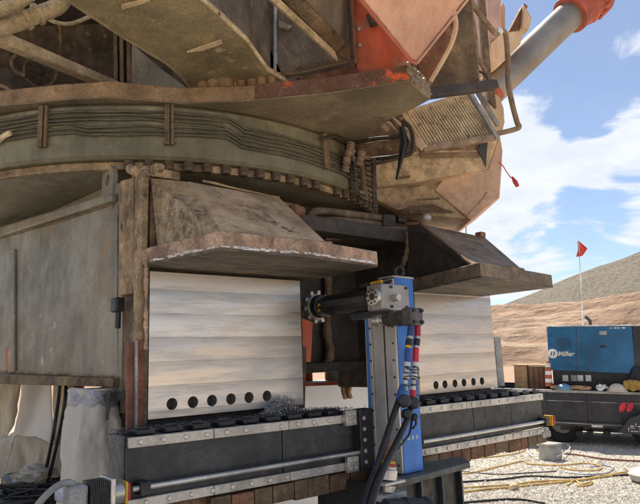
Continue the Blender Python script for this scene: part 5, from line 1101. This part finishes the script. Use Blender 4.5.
part('top_rail', tbox(MB(), (LA, -.025, -.038), (LB, .06, .0)), 'trim', tr, bev=.006); part('bottom_rail', tbox(MB(), (LA, -.025, -H-.02), (LB, .06, -H+.058)), 'trailer', tr, bev=.006)
part('bottom_lip', tbox(MB(), (LA, -.05, -H+.02), (LB, -.026, -H+.035)), 'trim', tr)
part('far_side', tbox(MB(), (LA, 1.7, -H+.06), (LB, 1.74, .0)), 'trailer', tr); part('deck', tbox(MB(), (LA, .045, -H+.0), (LB, 1.69, -H+.05)), 'trailer', tr)
part('front_panel', tbox(MB(), (LA-.04, 0, -H+.0), (LA-.002, 1.74, -.0)), 'trailer', tr)
for px in (517, 545, 585, 589, 619):
    a, _ = onT(px, 400, 0); part('side_post', tbox(MB(), (a-.02, -.022, -H+.06), (a+.02, -.001, -.04)), 'trailer', tr, bev=.004)
part('pinstripe', tbox(MB(), (LA, -.006, -.175), (LB, -.001, -.165)), 'trim', tr)
a, c = onT(567, 404, 0); part('latch', tbox(MB(), (a-.06, -.03, c-.035), (a+.06, -.001, c+.035)), 'black', tr, bev=.006)
for k, px in enumerate((622.5, 630)):
    a, c = onT(px, 407, 0); mb = MB(); n = 18
    pts = [TR(a+.045*math.cos(t)+.028*math.sin(t), -.025, c+.075*math.sin(t)) for t in [2*math.pi*i/n for i in range(n)]]
    mb.prism(pts, e2*.024); part('tail_light', mb, 'lens', tr, bev=.004)
a, c = onT(598, 426, -.03); part('plate_light', tbox(MB(), (a-.09, -.045, c-.02), (a+.07, -.027, c+.03)), 'white', tr, bev=.004)
a0_, c0_ = onT(581, 432, .3); 
part('axle_beam', tbox(MB(), (a0_-.3, .25, -H-.12), (a0_+.9, .33, -H-.03)), 'trailer', tr, bev=.01)
for px in (580, 590, 607): a, c = onT(px, 433, .2); part('spring_bracket', MB().lathe(TR(a, .1, c-.01), e2, [(0, .06), (.1, .06)], 10), 'black', tr)
# wheels on the ground
def wheel(a, b, R=.33, w_=.2):
    base = TR(a, b, 0); cz = R; cpt = Vector((base.x, base.y, cz)); axd = Vector((e2.x, e2.y, 0)).normalized()
    wh = part('wheel', MB().lathe(cpt, axd, [(0, R*.6), (.0, R*.93), (.03, R), (w_-.03, R), (w_, R*.93), (w_, R*.6)], 40, closed=True), 'tyre', tr, bev=.004)
    part('rim', MB().lathe(cpt+axd*.03, axd, [(0, R*.2), (.01, R*.3), (.03, R*.58), (.12, R*.6)], 24), 'trim', wh)
    part('hub', MB().lathe(cpt+axd*-.0, axd, [(0, .04), (.05, .05)], 14), 'black', wh)
aw = onT(561, 435, .25)[0]; wheel(aw, .22); wheel(aw+.05, 1.5)
aw2 = onT(650, 435, .1)[0]; wheel(aw2, .05, .30)
# fender with lettering blocks at the right edge
a, c = onT(634, 425, -.25)
part('fender', MB().prism([TR(a-.22, -.3, c-.12), TR(a+.9, -.3, c-.16), TR(a+.9, -.3, c+.12), TR(a+.1, -.3, c+.16), TR(a-.05, -.3, c+.1)], e2*.27), 'trailer', tr, bev=.01, label='dark fender with worn white lettering')
def text(s, size, origin, right, upv, m, parent, name='lettering', ext=.002, bold=0, slant=0):
    cu = bpy.data.curves.new('t', 'FONT'); cu.body = s; cu.size = size; cu.extrude = ext; cu.offset = bold; cu.resolution_u = 3
    to = bpy.data.objects.new('t', cu); col.objects.link(to); dg = bpy.context.evaluated_depsgraph_get()
    me = bpy.data.meshes.new_from_object(to.evaluated_get(dg)); bpy.data.objects.remove(to); bpy.data.curves.remove(cu)
    r = Vector(right).normalized(); u2 = (Vector(upv)-r*Vector(upv).dot(r)).normalized(); nn = r.cross(u2)
    for v in me.vertices: v.co = Vector(origin)+r*(v.co.x+slant*v.co.y)+u2*v.co.y+nn*v.co.z
    me.materials.clear(); me.materials.append(M[m]); me.name = name
    return link(name, me, parent, smooth=False)
def logo_strokes(a, c, b):
    for (da, dc, la, lc) in ((0, .07, .05, .018), (.07, .075, .012, .05), (.1, .07, .05, .016), (.17, .07, .012, .04), (-.03, 0, .012, .06), (0, 0, .1, .014), (.0, .045, .06, .012), (.12, 0, .012, .06), (.15, 0, .05, .014), (.22, .0, .012, .06)):
        part('worn_lettering', tbox(MB(), (a+da, b-.004, c+dc), (a+da+la, b-.001, c+dc+lc)), 'white', tr)
logo_strokes(a-.05, c-.09, -.3)
# generator
gb = .25
ga0, gc1 = onT(546.5, 327, gb); ga1, gc1b = onT(632, 326, gb); _, gc0 = onT(546, 370, gb); _, gc0b = onT(633, 374, gb)
gen = thing('generator', 'blue enclosed welding generator standing on the dark trailer', 'generator', tuple(TR((ga0+ga1)/2, .6, gc0-.3)))
G = lambda a, b, c: TR(ga0+a, gb+b, gc0+c)
GL = ga1-ga0; GH = (gc1+gc1b)/2-(gc0+gc0b)/2; gdz = (gc1b-gc1)/GL
part('enclosure', slab([G(0, 0, 0), G(GL, 0, gc0b-gc0), G(GL, 0, gc1b-gc0), G(0, 0, gc1-gc0)], e2*1.0), 'genblue', gen, bev=.012, label='blue sheet metal enclosure')
part('roof_edge', slab([G(-.01, -.012, gc1-gc0+.004), G(GL+.02, -.012, gc1b-gc0+.004), G(GL+.02, -.012, gc1b-gc0+.024), G(-.01, -.012, gc1-gc0+.024)], e2*1.03), 'white', gen, bev=.003)
part('end_frame', slab([G(GL+.002, -.01, gc0b-gc0-.05), G(GL+.6, -.01, gc0b-gc0-.05), G(GL+.6, -.01, gc1b-gc0+.003), G(GL+.002, -.01, gc1b-gc0+.003)], e2*.9), 'trailer', gen, bev=.01)
part('base_frame', slab([G(.05, .04, -.002), G(GL+.1, .04, gc0b-gc0-.002), G(GL+.1, .04, -H-gc0+.06), G(.05, .04, -H-gc0+.06)], e2*.9), 'black', gen)
def gp(px, py, b=-.004): a, c = onT(px, py, gb); return a-ga0, c-gc0
a, c = gp(576, 352); 
for pts in (((576, 328), (576.6, 328), (576.6, 371.5), (576, 371.5)),):
    part('door_seam', slab([G(*(gp(x, y)[0], -.0025, gp(x, y)[1])) for x, y in pts], e2*.004), 'trailer', gen)
for i in range(6):
    for j in range(4):
        x, y = 556.5+i*2.55, 339.5+j*2.3; a, c = gp(x, y)
        part('louvre', slab([G(a, -.006, c), G(a+.022, -.006, c), G(a+.022, -.006, c+.012), G(a, -.006, c+.012)], e2*.008), 'trailer', gen)
a, c = gp(603, 333); part('door_latch', slab([G(a-.055, -.02, c-.03), G(a+.055, -.02, c-.03), G(a+.055, -.02, c+.035), G(a-.055, -.02, c+.035)], e2*.019), 'trim', gen, bev=.004)
a, c = gp(603, 346.5); part('vent_slot', slab([G(a-.05, -.005, c-.016), G(a+.05, -.005, c-.016), G(a+.05, -.005, c+.014), G(a-.05, -.005, c+.014)], e2*.008), 'black', gen)
a, c = gp(613, 327.8)
for k, l_ in enumerate((.03, .045, .025, .05)):      # small white marks too far off to read
    part('worn_marking', slab([G(a-.05+k*.058, -.003, c-.012), G(a-.05+k*.058+l_, -.003, c-.012), G(a-.05+k*.058+l_, -.003, c+.006), G(a-.05+k*.058, -.003, c+.006)], e2*.0025), 'white', gen)
# round emblem and the name in white
a, c = gp(552.8, 353.5); n = 28
part('emblem_disc', MB().prism([G(a+.078*math.cos(2*math.pi*i/n), -.006, c+.078*math.sin(2*math.pi*i/n)) for i in range(n)], e2*.0055), 'white', gen)
for sx_ in (-1, 1):
    part('emblem_mark', MB().prism([G(a+sx_*.021+.012*math.cos(t)+.016*math.sin(t), -.0085, c+.042*math.sin(t)) for t in [2*math.pi*i/14 for i in range(14)]], e2*.0022), 'genblue', gen)
a, c = gp(558.4, 356.3); text('Miller', .105, G(a-.005, -.004, c+.008), e1, e3, 'white', gen, 'brand_lettering', bold=.003, slant=.22)
# exhaust
a, c = gp(588, 325); ex = [G(a+.02, .3, c-.0), G(a+.02, .3, c+.07), G(a-.02, .3, c+.12), G(a-.05, .3, c+.15)]
part('exhaust', MB().tube(smooth_pts(ex, 4), .026, 12), 'char', gen); part('exhaust_flap', MB().tube([G(a+.04, .3, c), G(a+.045, .3, c+.10)], .012, 8), 'trim', gen)
for px in (565, 573.5, 580, 588):
    a, c = gp(px, 378); part('warning_label', slab([G(a-.04, .034, c-.05), G(a+.045, .034, c-.05), G(a+.045, .034, c+.045), G(a-.04, .034, c+.045)], e2*.004), 'white' if px != 573.5 else 'trim', gen)
# flag on a whip
fa_, _ = onT(582, 327, 1.3); fp_ = TR(fa_, 1.3, gc1-.0)
ftop = dp(578.6, 240, (ROT.transposed()@(fp_-CAM)).z*-1)
wf = thing('safety_flag', 'bright red flag on a thin white whip pole above the blue generator', 'flag', tuple(fp_))
part('pole', MB().tube([fp_-e3*.6, fp_.lerp(ftop, .5)+e1*.01, ftop], [.012, .010, .007], 8), 'white', wf)
dF = (ROT.transposed()@(ftop-CAM)).z*-1
cloth_poly(([dp(578, 241, dF), dp(578, 250, dF), dp(576.5, 257, dF)], [dp(580, 241.5, dF), dp(588, 248.5, dF-.05), dp(582, 256, dF)]), 0, .03, 'flagred', 'flag_cloth', parent=wf, label='red pennant')
# things standing on the trailer deck and rail
a, c = onT(549, 385, .12)
cone = thing('striped_marker', 'narrow red and white striped marker post between the wooden crate and the generator', 'marker post', tuple(TR(a, .14, c)))
for i in range(6):
    h0_ = c-.02+.062*i; r_ = .058-.003*i; part('band', MB().lathe(TR(a, .14, h0_), e3, [(0, r_), (.06, r_-.002)], 20), 'orange' if i % 2 == 0 else 'white', cone)
part('cap', MB().lathe(TR(a, .14, c-.02+.373), e3, [(0, .03), (.03, .02)], 12), 'orange', cone)
a, c = onT(515, 388, .5); a1_, c1_ = onT(545, 366, .5)
cr = thing('wooden_crate', 'plywood crate with one darker board panel, standing left of the blue generator', 'crate', tuple(TR(a+.4, .6, -.3)))
part('front_board', tbox(MB(), (a, .5, -.35), (a+.42*(a1_-a), .52, c1_)), 'wood', cr, bev=.004); part('dark_board', tbox(MB(), (a+.47*(a1_-a), .49, -.35), (a1_, .52, c1_-.005)), 'wood_dk', cr, bev=.004)
for k in range(3):
    aa = a+(.50+.16*k)*(a1_-a); part('batten', tbox(MB(), (aa, .475, -.3), (aa+.06, .489, c1_-.02)), 'wood_dk', cr, bev=.003)
part('corner_post', tbox(MB(), (a+.425*(a1_-a), .48, -.35), (a+.465*(a1_-a), .55, c1_+.01)), 'dark', cr); part('side_board', tbox(MB(), (a, .53, -.35), (a+.02, 1.1, c1_)), 'wood', cr); part('lid', tbox(MB(), (a-.01, .49, c1_+.001), (a1_, 1.1, c1_+.02)), 'wood', cr, bev=.004)
def shell(name, label, cat, px, py, b, R, m, brim=True, flat=.75):
    a, c = onT(px, py, b); o_ = TR(a, b, .005)
    t = thing(name, label, cat, tuple(o_)); prof = [(R*flat*math.sin(x), R*math.cos(x)+.0005) for x in [i*math.pi/2/8 for i in range(9)]]
    part('crown', MB().lathe(o_+e3*.012, e3, prof, 24), m, t)
    if brim: part('brim', MB().lathe(o_, e3, [(0, R*1.02), (.0, R*1.18), (.014, R*1.16), (.014, R*1.0)], 24, closed=True), m, t, bev=.002)
    return t
shell('hard_hat', 'blue hard hat resting on the trailer rail below the round emblem', 'hard hat', 564, 386, .03, .11, 'helmetblue')
shell('hard_hat', 'grey beige hard hat resting on the trailer rail beside the white hoses', 'hard hat', 617, 386, .02, .125, 'canvas', flat=.85)
random.seed(11)
def heap(name, label, cat, px0, px1, b, m, n, r, h=.05, seed=1, kind=None):
    random.seed(seed); a0, _ = onT(px0, 388, b); a1, _ = onT(px1, 388, b); mb = MB()
    for i in range(n):
        s = random.uniform(0, .85); P = []
        for k in range(5): P.append(TR(a0+(a1-a0)*min(1, max(0, s+random.uniform(-.18, .18)+k*.03)), b+random.uniform(-.06, .06), .006+r+random.random()*h))
        mb.tube(smooth_pts(P, 3), r*random.uniform(.7, 1.2), 7)
    return solo(name, mb, m, label, cat, kind=kind)
heap('cord_tangle', 'tangle of tan cords on the trailer rail under the blue hard hat', 'cords', 551, 591, .04, 'tanstuff', 22, .013, .045, 4)
heap('white_hose', 'coil of white hose on the trailer rail left of the grey hard hat', 'hose', 596, 612, .02, 'white', 6, .018, .07, 5)
heap('ochre_bag', 'ochre cloth bundle on the trailer rail at the right edge', 'cloth bundle', 625, 645, .05, 'gold', 16, .04, .10, 6)
a, c = onT(637, 368, .3); solo('black_jacket', MB().lathe(TR(a, .28, .02), e3, [(0, .12), (.1, .14), (.25, .12), (.34, .08), (.37, .03)], 12), 'black', 'black jacket draped at the right end of the trailer', 'jacket')

# ---------------------------------------------------------------- ground clutter
bxp = oz(549, 460, 0)
gx = thing('junction_box', 'grey plastic junction box with white cable loops sitting on the gravel', 'junction box', tuple(bxp))
ux = Vector((ray(640, 345).x, ray(640, 345).y, 0)).normalized(); cr_ = (oz(556, 461, 0)-oz(540, 459, 0)).normalized(); ab = UP.cross(cr_)
q0 = oz(538.5, 459.5, 0)
wbx = (oz(557, 460.5, 0)-oz(538.5, 459.5, 0)).length; hb_ = wbx*.78
part('box', slab([q0, q0+cr_*wbx, q0+cr_*wbx*.96+UP*hb_+ab*.03, q0+cr_*wbx*.04+UP*hb_+ab*.03], ab*.2), 'greybox', gx, bev=.012)
part('lid', slab([q0+cr_*wbx*.0+UP*hb_+ab*.01, q0+cr_*wbx+UP*hb_+ab*.01, q0+cr_*wbx+UP*(hb_+.03)+ab*.01, q0+cr_*wbx*.0+UP*(hb_+.03)+ab*.01], ab*.23), 'greybox', gx, bev=.006)
part('cable_loop', MB().tube(smooth_pts([oz(557, 456, .08), oz(566, 452, .05), oz(570, 447, .04), oz(565, 443, .06), oz(558, 445, .12)], 6), .009, 8), 'white', gx)
part('cable_loop', MB().tube(smooth_pts([oz(538, 456, .06), oz(531, 455, .03), oz(527, 449, .03), oz(530, 443, .03), oz(538, 445, .1)], 6), .009, 8), 'white', gx)
def gline(name, label, cat, pts, r, m, group=None):
    P = smooth_pts([oz(x, y, r+.003) for x, y in pts], 8)
    P = [p+Vector((noise.noise(p*2)*.03, noise.noise(p*2.3+Vector((5, 0, 0)))*.03, 0)) for p in P]
    return solo(name, MB().tube(P, r, 8), m, label, cat, group=group)
gline('air_hose', 'yellow hose running right across the gravel to the frame edge, in front', 'hose', [(455, 493), (490, 489), (530, 485), (560, 482), (600, 477), (625, 474), (660, 470)], 0.0115, 'yhose', 'yellow hoses on the gravel')
gline('air_hose', 'second yellow hose lying beside the front one', 'hose', [(455, 488), (500, 485), (540, 481), (580, 479), (618, 473), (660, 466)], 0.0101, 'yhose', 'yellow hoses on the gravel')
gline('air_hose', 'yellow hose looping past the grey junction box', 'hose', [(452, 475), (480, 471), (500, 466), (522, 461), (530, 464), (560, 465), (585, 463), (600, 466), (596, 470), (575, 470), (560, 467)], 0.0094, 'yhose', 'yellow hoses on the gravel')
gline('air_hose', 'yellow hose in the shade between the bed and the junction box', 'hose', [(450, 462), (475, 458), (500, 456), (520, 452), (530, 446), (545, 441)], 0.0086, 'yhose', 'yellow hoses on the gravel')
gline('power_cable', 'dark cable lying along the front of the yellow hoses', 'cable', [(458, 503), (490, 500), (520, 499), (545, 503)], .012, 'rubber', 'dark cables on the gravel')
gline('power_cable', 'dark cable curving between the yellow hoses', 'cable', [(455, 482), (490, 480), (530, 476), (570, 477), (600, 476), (655, 474)], .011, 'rubber', 'dark cables on the gravel')
gline('power_cable', 'blue grey cable winding behind the hoses', 'cable', [(565, 472), (585, 474), (604, 473), (612, 468), (604, 465), (590, 467)], .008, 'tape', 'dark cables on the gravel')
gline('red_cable', 'red brown cable lying in the trailer shade', 'cable', [(560, 453), (580, 455), (598, 458), (620, 460), (660, 462)], .012, 'angle')
gline('power_cable', 'thin dark cable crossing the gravel near the front', 'cable', [(455, 470), (500, 474), (540, 472), (556, 471)], .007, 'rubber', 'dark cables on the gravel')
gline('hose_clamp_knot', 'knotted end of yellow hose lying on the gravel', 'hose', [(568, 485), (574, 480), (581, 484), (590, 481), (588, 485), (578, 486)], 0.0094, 'yhose')
solo('air_coupling', MB().lathe(oz(514, 487, .03), (1, -.4, 0), [(-.06, .02), (-.03, .035), (.03, .035), (.06, .02)], 12), 'hood', 'tan hose coupling lying on the gravel', 'coupling')
mb = MB(); bo = oz(649, 481, 0)
for i, (z, r) in enumerate([(0, .13), (.02, .17), (.07, .18), (.11, .14), (.13, .06), (.135, .005)]):
    for k in range(24):
        t = 2*math.pi*k/24; f = 1+.2*noise.noise(Vector((math.cos(t)*1.5, math.sin(t)*1.5, z*8)))
        mb.v.append(bo+Vector((r*math.cos(t)*1.25*f, r*math.sin(t)*f, z*(.8+.4*f))))
for i in range(5):
    for k in range(24): a = i*24+k; b = i*24+(k+1) % 24; mb.f.append((a, b, b+24, a+24))
solo('pale_boulder', mb, 'greybox', 'smooth pale grey stone at the right edge on the gravel', 'stone')
# loose stones over the gravel in front
def stones(n, seed):
    random.seed(seed); mb = MB()
    for i in range(n):
        px = random.uniform(415, 665) if random.random() < .85 else random.uniform(200, 420); py = 436+72*random.random()**.9; p = oz(px, py, 0); d = (p-CAM).length
        s = random.uniform(.005, .014)*(1 if random.random() < .95 else 2.0); o = len(mb.v)
        rz = random.random()*6.28; sx, sy, sz = s*random.uniform(.8, 1.5), s*random.uniform(.7, 1.2), s*random.uniform(.5, .9)
        vs = [(sx, 0, 0), (0, sy, 0), (-sx, 0, 0), (0, -sy, 0), (sx*.3, sy*.2, sz), (-sx*.4, -sy*.2, sz*.85)]
        mb.v += [p+Vector((x*math.cos(rz)-y*math.sin(rz), x*math.sin(rz)+y*math.cos(rz), z-.001)) for x, y, z in vs]
        mb.f += [tuple(o+k for k in f) for f in ((0, 1, 4), (1, 5, 4), (1, 2, 5), (2, 3, 5), (3, 0, 4), (3, 4, 5))]
    return solo('gravel_stones', mb, 'stone', 'loose pale stones scattered over the gravel yard', 'gravel', kind='stuff', smooth=False)
stones(34000, 8)
